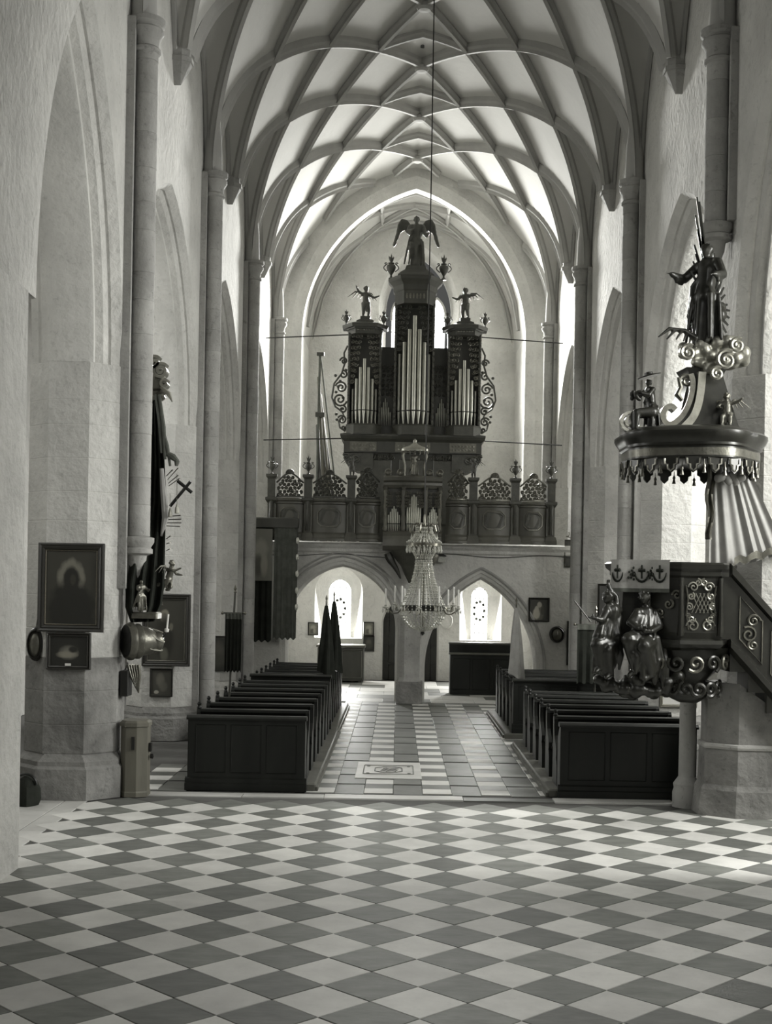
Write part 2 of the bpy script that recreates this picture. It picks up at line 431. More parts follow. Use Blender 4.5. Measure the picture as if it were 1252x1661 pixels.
# ---- arcade walls with moulded arches, octagonal piers
WF, WB = 4.27, 5.53            # nave face and aisle face
PROF = [(0,0),(.02,.02),(.10,.10),(.13,.10),(.17,.20),(.25,.25),(.25,.33),(.30,.36),(.70,.36),(.75,.33),(.75,.25),(.83,.20),(.87,.10),(.90,.10),(.98,.02),(1,0)]
BAYS = [(15.64, 2.10, 0.0, 6.0, 4.35)] + [((COLY[k]+COLY[k+1])/2, S-.26, 0.0, 6.0, 3.68) for k in range(3)]
for sgn, nm, lb in ((-1, 'wall_left', 'plastered arcade wall with tall pointed arches above the paintings'), (1, 'wall_right', 'plastered arcade wall with tall pointed arches behind the pulpit')):
    P = lambda u, z, t, s_=sgn: (s_*(WF+(WB-WF)*t), u, z)
    mb = pierced(MB(), 11.0, 39.4, 6.0, 16.3, [(a, b, 6.0, d, e) for a, b, c, d, e in BAYS], P, PROF)
    o = mb.build(nm, PLASTER, smooth=True, ang=30); tag(o, lb, 'wall', kind='structure')
    # aisle: outer wall with tall windows, ceiling, west end
    Q = lambda u, z, t, s_=sgn: (s_*(8.6+.6*t), u, z)
    wins = [(14.0, .95, 3.6, 7.8, 1.9), (21.4, .95, 3.6, 7.8, 1.9), (34.7, .95, 3.6, 7.8, 1.9)]
    ow = pierced(MB(), 4.0, 41.2, 0, 11, wins, Q, [(0, 0), (.6, .22), (1, .22)]).build('wall_outer', PLASTER, smooth=False)
    tag(ow, 'outer wall of the side aisle beyond the ' + ('painted piers' if sgn < 0 else 'pulpit'), 'wall', kind='structure')
    if sgn > 0: ow.name = 'wall_outer_right'
    ac = MB()
    n = 14
    g = []
    for i in range(n+1):
        x = 5.4+(8.9-5.4)*i/n; t = abs((x-7.1)/1.75)
        g.append([(sgn*x, 4.0+37.2*j/6, 9.9+.9*math.sqrt(max(0, 1-min(1, t)**2))) for j in range(7)])
    ac.sheet(g, (0, 0, .2)); o = ac.build('ceiling_aisle', WEBM); tag(o, 'plain vaulted ceiling of the side aisle on the ' + ('painted pier side' if sgn < 0 else 'pulpit side'), 'ceiling', kind='structure')
    o = MB().box(min(sgn*4.3, sgn*9), max(sgn*4.3, sgn*9), 41.0, 41.4, 0, 11).build('wall_aisle_end', PLASTER, smooth=False)
    tag(o, 'end wall of the side aisle on the ' + ('painted pier side' if sgn < 0 else 'pulpit side'), 'wall', kind='structure')
    o = MB().box(*sorted((sgn*(WF+.02), sgn*(WB-.02))), 38.6, 41.2, 0, 6.0).build('wall_gallery_end', PLASTER, smooth=False)
    tag(o, 'blank wall closing the arcade beside the gallery on the ' + ('painting' if sgn < 0 else 'pulpit') + ' side', 'wall', kind='structure')
    o = MB().box(*sorted((sgn*4.30, sgn*9.2)), 10.6, 11.02, 0, 16.3).build('wall_choir_end', PLASTER, smooth=False)
    tag(o, 'cross wall between choir and side aisle on the ' + ('painting' if sgn < 0 else 'pulpit') + ' side', 'wall', kind='structure')
    C = lambda u, z, t, s_=sgn: (s_*(4.75+.6*t), u, z)
    o = pierced(MB(), 3.0, 10.7, 0, 14, [(7.6, 1.0, 3.6, 8.4, 1.9)], C, [(0, 0), (.6, .15), (1, .15)]).build('wall_choir', PLASTER, smooth=False)
    tag(o, 'choir wall with one tall window on the ' + ('painting' if sgn < 0 else 'pulpit') + ' side', 'wall', kind='structure')
    # the wide choir pier before the first arch
    o = MB().prism([(sgn*x, y) for x, y in ((WF-.02, 11.0), (WF-.02, 13.2), (WF+.33, 13.56), (WB-.33, 13.56), (WB, 13.2), (WB, 11.0))][::sgn], 0, 6.0).build('wall_choir_pier', PIERM, smooth=False)
    tag(o, 'broad stone pier at the edge of the choir on the ' + ('painting' if sgn < 0 else 'pulpit') + ' side', 'pier', kind='structure')
    for k, yc in enumerate(COLY):
        def octo(x0, x1, hy, c):
            return [(sgn*x, y) for x, y in ((x0, yc-hy+c),(x0, yc+hy-c),(x0+c, yc+hy),(x1-c, yc+hy),(x1, yc+hy-c),(x1, yc-hy+c),(x1-c, yc-hy),(x0+c, yc-hy))][::sgn]
        which = ['nearest the choir', 'second from the choir', 'third from the choir', 'behind the organ gallery'][k]
        side = 'painting side' if sgn < 0 else 'pulpit side'
        pr = thing('pier', (sgn*4.9, yc, 0), 'octagonal stone pier of the arcade on the %s, %s' % (side, which), 'pier', kind='structure')
        mb = MB(); zs = 0.62
        while zs < 6.0-.05:
            h = random.choice((.34,.4,.46))
            if zs+h > 5.75: h = 6.0-zs
            g = .004
            mb2 = MB().loft([[(x, y, zs) for x, y in octo(WF-.01+g, WB+.01-g, .62-g, .36)], [(x, y, zs+.012) for x, y in octo(WF-.01, WB+.01, .62, .36)],
                             [(x, y, zs+h-.012) for x, y in octo(WF-.01, WB+.01, .62, .36)], [(x, y, zs+h) for x, y in octo(WF-.01+g, WB+.01-g, .62-g, .36)]])
            mb2.build('course', STONE_D if (k == 0 and zs < (1.7 if sgn < 0 else 1.3)) else PIERM, pr, smooth=False); zs += h
        MB().loft([[(x, y, z) for x, y in octo(WF-d, WB+d, .62+d, .38)] for d, z in ((.10,0),(.10,.42),(.07,.46),(.07,.52),(.0,.62))]).build('plinth', ROUGH if k == 1 else (STONE_D if k == 0 else PIERM), pr, smooth=False)
        # engaged column
        z_start = 3.62 if (sgn < 0 and k == 0) else (8.2 if (sgn > 0 and k == 0) else 0.0)
        ct = thing('column', (sgn*W, yc, z_start), 'slender round nave column on the %s, %s' % (side, which), 'column', kind='structure')
        c0 = (sgn*W, yc)
        if z_start == 0:
            MB().lathe([(.30,0),(.30,.35),(.27,.42),(.25,.5),(.19,.58),(.175,.6)], 16, TR((*c0, 0))).build('base', STONE, ct); zs = .6
        else:
            MB().lathe([(.0,z_start-.62),(.07,z_start-.52),(.12,z_start-.38),(.14,z_start-.25),(.22,z_start-.22),(.22,z_start-.16),(.19,z_start-.14),(.24,z_start-.06),(.24,z_start),(.175,z_start+.02)], 16, TR((*c0, 0))).build('corbel', STONE, ct); zs = z_start+.02
        while zs < 10.49:
            h = min(random.uniform(.38, .62), 10.5-zs)
            r = .175+random.uniform(-.003, .003)
            MB().lathe([(r-.006, zs), (r, zs+.008), (r, zs+h-.008), (r-.006, zs+h)], 18, TR((*c0, 0))).build('drum', STONE, ct); zs += h
        MB().lathe([(.175,10.47),(.21,10.49),(.21,10.53),(.18,10.56),(.19,10.66),(.25,10.76),(.25,10.80),(.225,10.82),(.225,10.85),(.265,10.88),(.265,10.95),(.2,10.97)], 18, TR((*c0, 0))).build('capital', STONE, ct)
        MB().lathe([(.19,10.95),(.17,11.6),(.10,12.3),(.03,12.7)], 14, TR((sgn*(W+.04), yc, 0))).build('springer', RIBM, ct)
        # flat fillets flanking the shaft
        zf = 2.9 if z_start == 3.62 else z_start
        for dy in (-.235, .235):
            MB().box(*sorted((sgn*(W+.10), sgn*(WF+.06))), yc+dy-.045, yc+dy+.045, zf, 10.9).build('fillet', STONE, ct, smooth=False)
    for k in range(-1, 7):
        if k % 2 == 0: continue
        yc = Y1+k*S; c0 = (sgn*(HS+.02), yc)
        ct = thing('vault_corbel', (sgn*WF, yc, 11.4), 'pointed stone corbel carrying vault ribs over the %s arcade, %s' % ('painting side' if sgn < 0 else 'pulpit side', {-1: 'before the first columns', 1: 'between the first and second columns', 3: 'between the second and third columns', 5: 'above the organ gallery'}[k]), 'corbel', kind='structure')
        hx = lambda r, z: [(c0[0]-sgn*r*1.0, yc-r*.5, z), (c0[0]-sgn*r*1.0, yc+r*.5, z), (c0[0]-sgn*r*.3, yc+r, z), (sgn*(WF+.03), yc+r, z), (sgn*(WF+.03), yc-r, z), (c0[0]-sgn*r*.3, yc-r, z)][::sgn]
        MB().loft([hx(.02,11.36), hx(.19,11.70)]).build('cone', STONE, ct, smooth=False)
        MB().loft([hx(.21,11.70), hx(.21,11.78), hx(.17,11.80), hx(.17,11.95)]).build('abacus', STONE, ct, smooth=False)

# ---- net vault of the nave
yA, yB = 8.0, 39.45
nphi = 30; ph1 = math.acos(CB/RB)
xsv = [(RB*math.cos(ph1*i/nphi)-CB) for i in range(nphi+1)]
xs_all = [-(WF+.06)] + [-x for x in xsv] + [x for x in xsv[-2::-1]] + [WF+.06]
ny = 252
grid = []
for j in range(ny+1):
    y = yA+(yB-yA)*j/ny
    grid.append([(x, y, vault_z(min(abs(x), HS), y) if abs(x) < HS+.01 else Z0+lunette(y)) for x in xs_all])
ce = MB().sheet(grid).build('ceiling', WEBM, smooth=True, ang=50)
tag(ce, 'pale net vault with crossing stone ribs over the nave', 'ceiling', kind='structure')
def rib_sweep(mb, path, w=.085, dep=.20):
    rings = []
    for i, p in enumerate(path):
        p = Vector(p); t = Vector(path[min(i+1, len(path)-1)])-Vector(path[max(i-1, 0)]); t.normalize()
        side = Vector((t.y, -t.x, 0))
        if side.length < 1e-4: side = Vector((0, 1, 0))
        side.normalize(); n = side.cross(t); n.normalize()
        if n.z > 0 or (abs(n.z) < .02 and n.dot(Vector((-p.x, 0, 0))) < 0): n = -n
        rings.append([tuple(p+side*a+n*b) for a, b in ((-w, -.06), (-w, dep*.35), (-w*.45, dep*.62), (-w*.45, dep), (w*.45, dep), (w*.45, dep*.62), (w, dep*.35), (w, -.06))])
    return mb.loft(rings, True, True)
for k in range(-4, 12):
    for dr in (1, -1):
        path = []
        for x in xs_all[1:-1]:
            tt = (x+HS)/(2*HS); y = Y1+k*S+dr*4*S*tt
            end_odd = (k % 2 != 0)
            if 11.2 < y < 39.42 and not (end_odd and vault_z(x, y) < 11.87): path.append((x, y, vault_z(x, y)))
        if len(path) > 4: rib_sweep(MB(), path).build('rib', RIBM, ce, ang=40)
for k in range(1, 7):
    y = Y1+(k-.5)*S; x1 = HS*.25
    path = [(x1*(i/8-1), y, vault_z(x1*(i/8-1), y)) for i in range(17)]
    rib_sweep(MB(), path, .075, .17).build('rib', RIBM, ce, ang=40)
for k in range(-1, 7):
    for sgn in (-1, 1):
        ya = Y1+(k-.5)*S; path = []
        for i in range(25):
            yy = ya-S/2+S*i/24
            if yy < 39.42: path.append((sgn*(HS+.08), yy, Z0+lunette(min(max(yy, ya-S/2+.02), ya+S/2-.02))))
        if len(path) > 3: MB().tube(path, .055, 6).build('wall_rib', RIBM, ce)
for k in range(0, 7):
    y = Y1+k*S
    MB().lathe([(.0,-.30),(.13,-.29),(.17,-.24),(.17,-.16),(.12,-.10),(.12,0)], 14, TR((0, y, vault_z(0, y)))).build('boss', RIBM, ce)
for y in (30.55, 38.9):
    MB().lathe([(.0,-.012),(.10,-.01),(.10,.02)], 12, TR((0.02, y, vault_z(0, y)))).build('vent_hole', IRON, ce)

# ---- arch to the west bay, its walls, vault and window
AH = 3.5
P = lambda u, z, t: (u, 39.4+.75*t, z)
o = pierced(MB(), -6, 6, 4.0, 16.6, [(0, AH+.3, 4.0, 10.75, 5.0)], P, [(0,0),(.12,.10),(.15,.10),(.4,.3),(1,.3)]).build('wall_west_arch', PLASTER, ang=30)
tag(o, 'great pointed arch framing the west window bay behind the organ', 'arch', kind='structure')
for sgn in (-1, 1):
    o = MB().box(*sorted((sgn*3.62, sgn*4.2)), 40.1, 45.0, 4, 16.6).build('wall_loft', PLASTER, smooth=False)
    if sgn > 0: o.name = 'wall_loft_right'
    tag(o, 'bright side wall of the west bay on the ' + ('painting' if sgn < 0 else 'pulpit') + ' side of the organ', 'wall', kind='structure')
H2, R2 = 3.62, 4.6
r2 = (R2**2+H2**2)/(2*H2); c2 = r2-H2
def v2(x): return 11.2+math.sqrt(max(r2*r2-(abs(x)+c2)**2, 0))
px2 = [H2-2*H2*i/40 for i in range(41)]
lo = MB().sheet([[(x, 40.0+5*j/10, v2(x)) for x in px2] for j in range(11)]).build('ceiling_west_bay', WEBM)
tag(lo, 'brightly lit ribbed vault of the west window bay', 'ceiling', kind='structure')
for a, b in (((-3.6, 40.2), (3.6, 44.6)), ((3.6, 40.2), (-3.6, 44.6)), ((-1.1, 41.0), (1.1, 41.0)), ((-1.1, 43.2), (1.1, 43.2)), ((-1.1, 41.0), (-1.1, 43.2)), ((1.1, 41.0), (1.1, 43.2)), ((-3.6, 42.4), (0, 40.3)), ((3.6, 42.4), (0, 40.3)), ((-3.6, 42.4), (0, 44.4)), ((3.6, 42.4), (0, 44.4))):
    path = [(a[0]+(b[0]-a[0])*i/20, a[1]+(b[1]-a[1])*i/20) for i in range(21)]
    rib_sweep(MB(), [(x, y, v2(x)) for x, y in path], .07, .16).build('rib', RIBM, lo, ang=40)
P = lambda u, z, t: (u, 44.5+.7*t, z)
WOP = (0.2, 1.25, 10.2, 12.7, 2.1)
o = pierced(MB(), -4.3, 4.3, 4, 16.6, [WOP], P, [(0,-.15),(.7,.1),(1,.1)]).build('wall_west', PLASTER, ang=30)
tag(o, 'end wall behind the organ pierced by one tall pointed window', 'wall', kind='structure')
wn = thing('window_1', (0.2, 45.0, 10.2), 'brilliant tall pointed window behind the organ', 'window', kind='structure')
def pane_poly(uc, hw, sill, spring, rise, y, n=10):
    pts = arch_pts((uc, hw, sill, spring, rise), 0, n); mb = MB()
    vs = [(u, y, z) for u, z in pts]; mb.add(vs, [tuple(range(len(vs)))]); return mb
for uc in (-.45, .2, .85):
    pane_poly(uc, .29, 10.2, 12.6 if uc != .2 else 13.0, .6, 45.02).build('pane', GLASS_W, wn, smooth=False)
    for z in (10.8, 11.4, 12.0, 12.6):
        MB().box(uc-.29, uc+.29, 44.97, 45.0, z-.012, z+.012).build('saddle_bar', IRON, wn, smooth=False)
for uc, z in ((-.12, 13.5), (.52, 13.5), (.2, 14.15)):
    MB().lathe([(.0,0),(.24,0)], 14, TR((uc, 45.02, z), rx=PI/2)).build('pane', GLASS_W, wn, smooth=False)
for uc in (-.125, .525):
    MB().box(uc-.045, uc+.045, 44.9, 45.05, 10.2, 13.0).build('mullion', STONE, wn, smooth=False)
mb = MB(); P = lambda u, z, t: (u, 44.93+.1*t, z)
for uc, hw, sp, rs in ((-.45, .30, 12.6, .62), (.2, .30, 13.0, .62), (.85, .30, 12.6, .62)):
    mb.tube([(u, 44.97, z) for u, z in arch_pts((uc, hw, sp-.2, sp, rs))], .045, 6)
for uc, z in ((-.12, 13.5), (.52, 13.5), (.2, 14.15)):
    mb.tube([(uc+.26*math.cos(a*PI/8), 44.97, z+.26*math.sin(a*PI/8)) for a in range(17)], .04, 6)
mb.build('tracery', STONE, wn)

# ---- organ gallery: wall with two arches on a middle pillar, porch below
GY = 32.9
P = lambda u, z, t: (u, GY+.45*t, z)
GOPS = [(-1.80, 1.60, 0.0, 1.85, 1.84), (1.80, 1.62, 0.0, 0.9, 2.54)]
o = pierced(MB(), -4.25, 4.25, 0, 4.12, GOPS, P, [(0,0),(.05,.05),(.12,.06),(.2,.14),(.5,.2),(1,.2)]).build('wall_gallery', PLASTER, ang=25)
tag(o, 'plastered gallery wall resting on two pointed arches under the organ', 'wall', kind='structure')
# moulded outer edge of the first arch
mb = MB()
for d, r in ((.07, .035), (.17, .03)):
    mb.tube([(u, GY-.01, z) for u, z in arch_pts((-1.80, 1.60, 1.5, 1.85, 1.84), -d)], r, 6)
t1 = mb.build('trim_1', STONE); tag(t1, 'double moulding around the gallery arch beside the furled flags', 'moulding', kind='structure')
mb = MB().tube([(u, GY-.01, z) for u, z in arch_pts((1.80, 1.62, 0.1, .9, 2.54), -.06)], .04, 6)
t2 = mb.build('trim_2', STONE); tag(t2, 'single moulding around the gallery arch beside the framed mother and child', 'moulding', kind='structure')
t3 = MB().loft([[(x, GY-d, z) for x in (-4.2, 4.2)] for d, z in ((0,3.84),(.05,3.88),(.05,3.95),(.12,4.02),(.12,4.10),(.02,4.13))], False, False).build('trim_3', PLASTER, smooth=False)
tag(t3, 'plaster cornice running along the top of the gallery wall', 'cornice', kind='structure')
pl = thing('pillar', (-.02, GY-.05, 0), 'stout pillar on a square plinth between the two gallery arches', 'pillar', kind='structure')
MB().prism([(-.36,GY-.42),(.32,GY-.42),(.32,GY+.5),(-.36,GY+.5)], 0, .56).build('plinth', ROUGH, pl, smooth=False)
MB().loft([[(x*s_-.02, GY+.04+y*s_, z) for x, y in ((-.26,-.2),(-.14,-.32),(.14,-.32),(.26,-.2),(.26,.36),(-.26,.36))] for s_, z in ((1.12,.56),(1.0,.66),(1.0,2.15),(.9,2.3))]).build('shaft', STONE, pl, smooth=False)
# porch ceiling (two groined bays), gallery floor
def porch(x0, x1):
    g = []
    for j in range(25):
        y = GY+.4+7.2*j/24
        row = []
        for i in range(25):
            x = x0+(x1-x0)*i/24
            zx = arch_z(x-(x0+x1)/2, (x1-x0)/2, 1.96); yy_ = (y-(GY+.4)) % 3.6-1.8
            zy = arch_z(max(-1.79, min(1.79, yy_)), 1.8, 1.85)
            row.append((x, y, 1.9+max(zx, zy)))
        g.append(row)
    return g
mb = MB().sheet(porch(-3.9, 0)).sheet(porch(0, 3.9))
o = mb.build('ceiling_porch', WEBM, ang=40); tag(o, 'low groined ceiling of the porch beneath the organ gallery', 'ceiling', kind='structure')
for x0, x1 in ((-3.9, 0), (0, 3.9)):
    for q in (0, 1):
        y0 = GY+.4+3.6*q
        for a, b in ((x0, x1), (x1, x0)):
            path = []
            for i in range(21):
                x = a+(b-a)*i/20; y = y0+3.6*i/20
                path.append((x, y, 1.9+arch_z(x-(x0+x1)/2, (x1-x0)/2, 1.96)))
            rib_sweep(MB(), path[1:-1], .06, .13).build('rib', RIBM, o, ang=40)
o = MB().box(-4.25, 4.25, GY+.1, 45.0, 3.92, 4.12).build('floor_gallery', OAK2, smooth=False); tag(o, 'timber floor of the organ gallery', 'floor', kind='structure')
for sgn in (-1, 1):
    o = MB().box(*sorted((sgn*3.95, sgn*4.3)), GY+.3, 41, 0, 3.95).build('wall_porch', PLASTER, smooth=False)
    if sgn > 0: o.name = 'wall_porch_right'
    tag(o, 'side wall of the porch below the gallery on the ' + ('painting' if sgn < 0 else 'pulpit') + ' side', 'wall', kind='structure')
P = lambda u, z, t: (u, 40.5+1.0*t, z)
LW = [(-2.23, .76, 1.32, 2.78, .80), (2.30, .66, 1.32, 2.70, .72)]
DOP = (0.06, .92, 0.0, 1.75, .95)
o = pierced(MB(), -4.2, 4.2, 0, 4.0, LW+[DOP], P, [(0,0),(.75,.40),(1,.40)]).build('wall_porch_back', PLASTER, ang=25)
tag(o, 'back wall of the porch with two splayed windows and a door', 'wall', kind='structure')
for k, (uc, hw, sill, sp, rs) in enumerate(LW):
    wn = thing('window_%d' % (k+2), (uc, 41.2, sill), 'deep splayed arched window glowing in the porch behind the ' + ('furled flags' if k == 0 else 'dark counter'), 'window', kind='structure')
    r_ = (rs*rs+hw*hw)/(2*hw); c_ = r_-hw; hw2 = hw-.40
    pane_poly(uc, hw2+.03, sill, sp, math.sqrt((r_-.37)**2-c_*c_), 41.28).build('pane', GLASS_L, wn, smooth=False)
    for i in range(-1, 2):
        MB().box(uc+i*hw2*.55-.008, uc+i*hw2*.55+.008, 41.24, 41.27, sill, sp+.5).build('lead_bar', IRON, wn, smooth=False)
    for i in range(6):
        MB().box(uc-hw2, uc+hw2, 41.24, 41.27, sill+.2+.28*i, sill+.215+.28*i).build('lead_bar', IRON, wn, smooth=False)
    for i in range(9):
        a = i*2*PI/9
        MB().lathe([(.0,-.004),(.05,0),(.0,.004)], 7, TR((uc+.17*math.cos(a), 41.26, 2.25+.3*math.sin(a)), rx=PI/2)).build('stained_piece', CLOTH_M, wn)
dr = thing('door_1', (.06, 41.2, 0), 'dark plank door at the back of the porch behind the pillar', 'door', kind='structure')
for i in range(9):
    MB().bev(.06-.86+.191*i+.004, .06-.86+.191*i+.187, 40.60, 40.68, 0.02, 2.6, .008).build('plank', DOORW, dr, smooth=False)
for z in (.5, 1.1, 1.9):
    MB().box(-.76, .88, 40.57, 40.60, z, z+.07).build('strap_hinge', IRON, dr, smooth=False)
# ================================================================== FURNITURE
ORD = ['front', 'second', 'third', 'fourth', 'fifth', 'sixth', 'seventh', 'eighth']
def end_profile(h=.985, d=.52):
    """outline (y, z) of a pew end: upright back edge, rolled top, swept waist and broad foot"""
    return [(.30, 0), (.30, h-.03), (.27, h), (.20, h), (.17, h-.04), (.165, h-.16), (.12, h-.28), (.02, h-.36), (-.06, h-.40), (-.12, h-.47), (-.13, h-.54), (-.09, h-.60),
            (-.12, .40), (-.18, .30), (-.20, .12), (-.22, 0)]
def make_pew(length):
    """local: x along the bench from 0 to length, people would face -y"""
    r = thing('church_pew', (0, 0, 0), 'pew', 'pew')
    L = length
    MB().bev(.04, L-.04, -.16, .24, .42, .46, .01).build('seat', PEW, r, local=True)
    mb = MB().box(.04, L-.04, .235, .265, .30, .93)
    mb.build('backrest', PEW, r, local=True, smooth=False)
    MB().loft([[(x, y, z) for y, z in ((.20,.92),(.31,.92),(.33,.945),(.32,.98),(.25,.995),(.19,.98),(.18,.945))] for x in (.03, L-.03)]).build('top_rail', PEW, r, local=True)
    MB().loft([[(x, y, z) for y, z in ((.26,.76),(.44,.72),(.45,.74),(.26,.785))] for x in (.05, L-.05)]).build('book_ledge', PEW, r, local=True, smooth=False)
    MB().bev(.06, L-.06, .42, .58, .10, .15, .01).build('kneeler', PEW, r, local=True)
    prof = end_profile()
    for x in (0, L-.055):
        MB().loft([[(x, y, z) for y, z in prof], [(x+.055, y, z) for y, z in prof]]).build('end_panel', PEW, r, local=True, ang=30)
    mb = MB()
    for k in range(4): mb.lathe([(.028,0),(.036,.02),(.022,.05),(.034,.08),(.012,.11)] if k == 0 else [(.0,0),(.03,.012),(.0,.024)], 8, TR((.027, .24, .98+.03*k)))
    mb.build('finial', PEW, r, local=True)
    return r
def make_front(length):
    """panelled screen that closes the first row"""
    r = thing('pew_screen', (0, 0, 0), 'screen', 'pew screen')
    L = length
    MB().box(0, L, -.02, .03, .10, 1.03).build('board', PEW, r, local=True, smooth=False)
    MB().loft([[(x, y, z) for y, z in ((-.05,1.02),(.10,1.02),(.12,1.05),(.06,1.085),(-.02,1.08),(-.06,1.05))] for x in (-.02, L+.02)]).build('top_rail', PEW, r, local=True)
    MB().loft([[(x, y, z) for y, z in ((-.075,0),(-.075,.10),(-.05,.115),(-.05,.17),(-.02,.19),(.04,.19),(.04,0))] for x in (-.03, L+.03)]).build('skirting_board', PEW, r, local=True, smooth=False)
    n = 3
    for k in range(n):
        a, b = .08+(L-.16)*k/n+.04, .08+(L-.16)*(k+1)/n-.04
        MB().tube([(a,-.024,.26),(b,-.024,.26),(b,-.024,.95),(a,-.024,.95),(a,-.024,.26)], .007, 4).build('panel_molding', PEW, r, local=True)
    MB().loft([[(x, y, z) for y, z in ((.03,.93),(.28,.86),(.29,.88),(.03,.965))] for x in (.02, L-.02)]).build('book_ledge', PEW, r, local=True, smooth=False)
    prof = [(.30,.115),(.28,.85),(.12,1.0),(.02,1.02),(.02,.2)]
    for x in (0, L-.05):
        MB().loft([[(x, y, z) for y, z in prof], [(x+.05, y, z) for y, z in prof]]).build('end_panel', PEW, r, local=True, smooth=False)
    return r
blocks = [  # x0, x1, first y, pitch, rows, platform label side, wall
    (-3.36, -1.66, 18.42, .985, 7, 'near block, painting side', True),
    (-3.28, -1.68, 25.55, .93, 6, 'far block, painting side', False),
    (2.02, 3.98, 18.28, .93, 6, 'near block, pulpit side', True),
    (1.99, 3.98, 25.40, .93, 5, 'far block, pulpit side', False)]
for (x0, x1, y0, pit, rows, side, wallp) in blocks:
    pf = thing('pew_platform', ((x0+x1)/2, y0-.1, 0), 'low wooden platform under the pews, ' + side, 'platform')
    y1 = y0+pit*rows+.15
    xi0, xi1 = (x0-.02, x1+.16) if x0 < 0 else (x0-.16, x1+.02)
    MB().bev(xi0, xi1, y0+(.055 if wallp else -.12), y1, 0, .11, .02).build('deck', PEWBASE, pf)
    ex = xi1 if x0 < 0 else xi0
    MB().box(min(ex, ex+.03*(1 if x0 < 0 else -1)), max(ex, ex+.03*(1 if x0 < 0 else -1)), y0+.055, y1, 0, .06).build('edge_strip', PEWBASE, pf, smooth=False)
    fr = make_front(x1-x0); fr.location = (x0, y0, .0 if wallp else .11)
    if not wallp: fr.location.z = .11
    fr['label'] = 'dark panelled screen before the first pew, ' + side
    pw = make_pew(x1-x0)
    for k in range(rows):
        o = pw if k == 0 else copy_tree(pw)
        o.location = (x0, y0+.58+pit*k+random.uniform(-.02,.02) - (.14 if k == rows-1 else 0), .11)
        o['label'] = ('dark wooden pew, %s row, ' % ORD[k]) + side
        o['label'] = o['label'].replace('front row', 'first row')
        o['group'] = 'pews, ' + side
# ------------------------------------------------------------------ frames and paintings
def framed(name, c, wd, ht, fw, label, pm, cat='painting', rz=0.0, tilt=0.0, fmat=None, inner=None, depth=.05):
    """a framed picture whose back touches the wall behind c; faces -y before rz"""
    r = thing(name, c, label, cat)
    r.rotation_euler = (tilt, 0, rz)
    fm = fmat or FRAME
    a, b = wd/2, ht/2
    q = lambda d, y: [(-a+d, y, -b+d), (a-d, y, -b+d), (a-d, y, b-d), (-a+d, y, b-d)]
    MB().loft([q(0,0), q(0,-depth*.8), q(fw*.2,-depth), q(fw*.45,-depth*.7), q(fw*.6,-depth*.95), q(fw*.85,-depth*.75), q(fw,-depth*.3)], True, False).build('frame', fm, r, local=True, ang=20)
    MB().box(-a+fw*.8, a-fw*.8, -depth*.32, -.002, -b+fw*.8, b-fw*.8).build('canvas', pm, r, local=True, smooth=False)
    if inner: MB().tube([(p[0], -depth*.5, p[2]) for p in q(fw*1.02, 0)+[q(fw*1.02, 0)[0]]], .012, 6).build('inner_molding', inner, r, local=True)
    return r
def pwidth(x0, x1, Y): return (x1-x0)*Y/F
dk = (.02,.02,.017); md = (.09,.088,.075); lt = (.30,.29,.25); sk = (.42,.40,.34)
PT_MONK = painting('hooded_saint_canvas', (.045,.044,.036), [(.5,.62,.25,.24,(.17,.165,.135),.25), (.5,.18,.42,.42,dk,.3), (.5,.60,.15,.17,dk,.3), (.53,.60,.05,.07,(.04,.038,.03),.5)], .3)
PT_RECL = painting('resting_figure_canvas', (.020,.02,.017), [(.5,.45,.22,.2,(.16,.155,.13),.8), (.45,.38,.25,.1,(.22,.21,.17),.7), (.62,.55,.12,.1,dk,.5)], .4)
PT_HALO = painting('haloed_saint_canvas', (.045,.044,.036), [(.45,.72,.12,.10,(.20,.19,.15),.3), (.45,.70,.07,.07,(.11,.105,.085),.4), (.45,.35,.24,.32,(.025,.024,.02),.4), (.45,.12,.1,.1,(.10,.1,.08),.6), (.62,.55,.05,.06,(.13,.125,.1),.5)], .3)
PT_ROSE = painting('flower_print', (.055,.054,.044), [(.45,.6,.2,.25,(.12,.115,.095),.6), (.6,.35,.2,.2,(.10,.098,.08),.6), (.25,.12,.12,.07,lt,.2)], .5)
PT_MADO = painting('mother_child_canvas', (.05,.05,.042), [(.52,.38,.24,.42,(.14,.135,.11),.35), (.53,.74,.13,.13,sk,.4), (.38,.55,.11,.12,sk,.4), (.36,.30,.20,.26,(.46,.44,.37),.4), (.70,.45,.1,.2,(.07,.068,.055),.4)], .5)
PT_DARK = painting('dim_canvas', (.03,.03,.025), [(.5,.55,.25,.3,(.075,.073,.06),.7), (.5,.3,.3,.2,(.05,.05,.04),.7)], .4)
PT_MID = painting('station_relief', (.14,.138,.115), [(.5,.6,.3,.2,(.24,.235,.2),.6), (.4,.3,.2,.2,(.08,.078,.065),.6), (.65,.3,.15,.2,(.26,.25,.21),.6)], .6)
PT_PRNT = painting('pale_print', g3(.5), [(.55,.6,.3,.3,(.10,.098,.08),.3), (.5,.75,.15,.1,(.2,.19,.16),.5)], .5)
yf = COLY[0]-.63
c = at(116, 953, yf); c.x -= .0
framed('portrait_painting', (c.x, yf, c.z), pwidth(62,169,yf), pwidth(881,1025,yf), .10, 'large dark framed painting of a hooded saint with a halo', PT_MONK, inner=FRAME_L)
c = at(112, 1056, yf)
pp = framed('small_painting', (c.x, yf, c.z), pwidth(76,148,yf), pwidth(1027,1087,yf), .06, 'small dark painting of a resting figure below the hooded saint', PT_RECL)
MB().box(-.04,.04,-.055,-.045,-.20,-.165).build('caption_plate', PAPER, pp, local=True, smooth=False)
yf = COLY[1]-.63
c = at(270, 1022, yf)
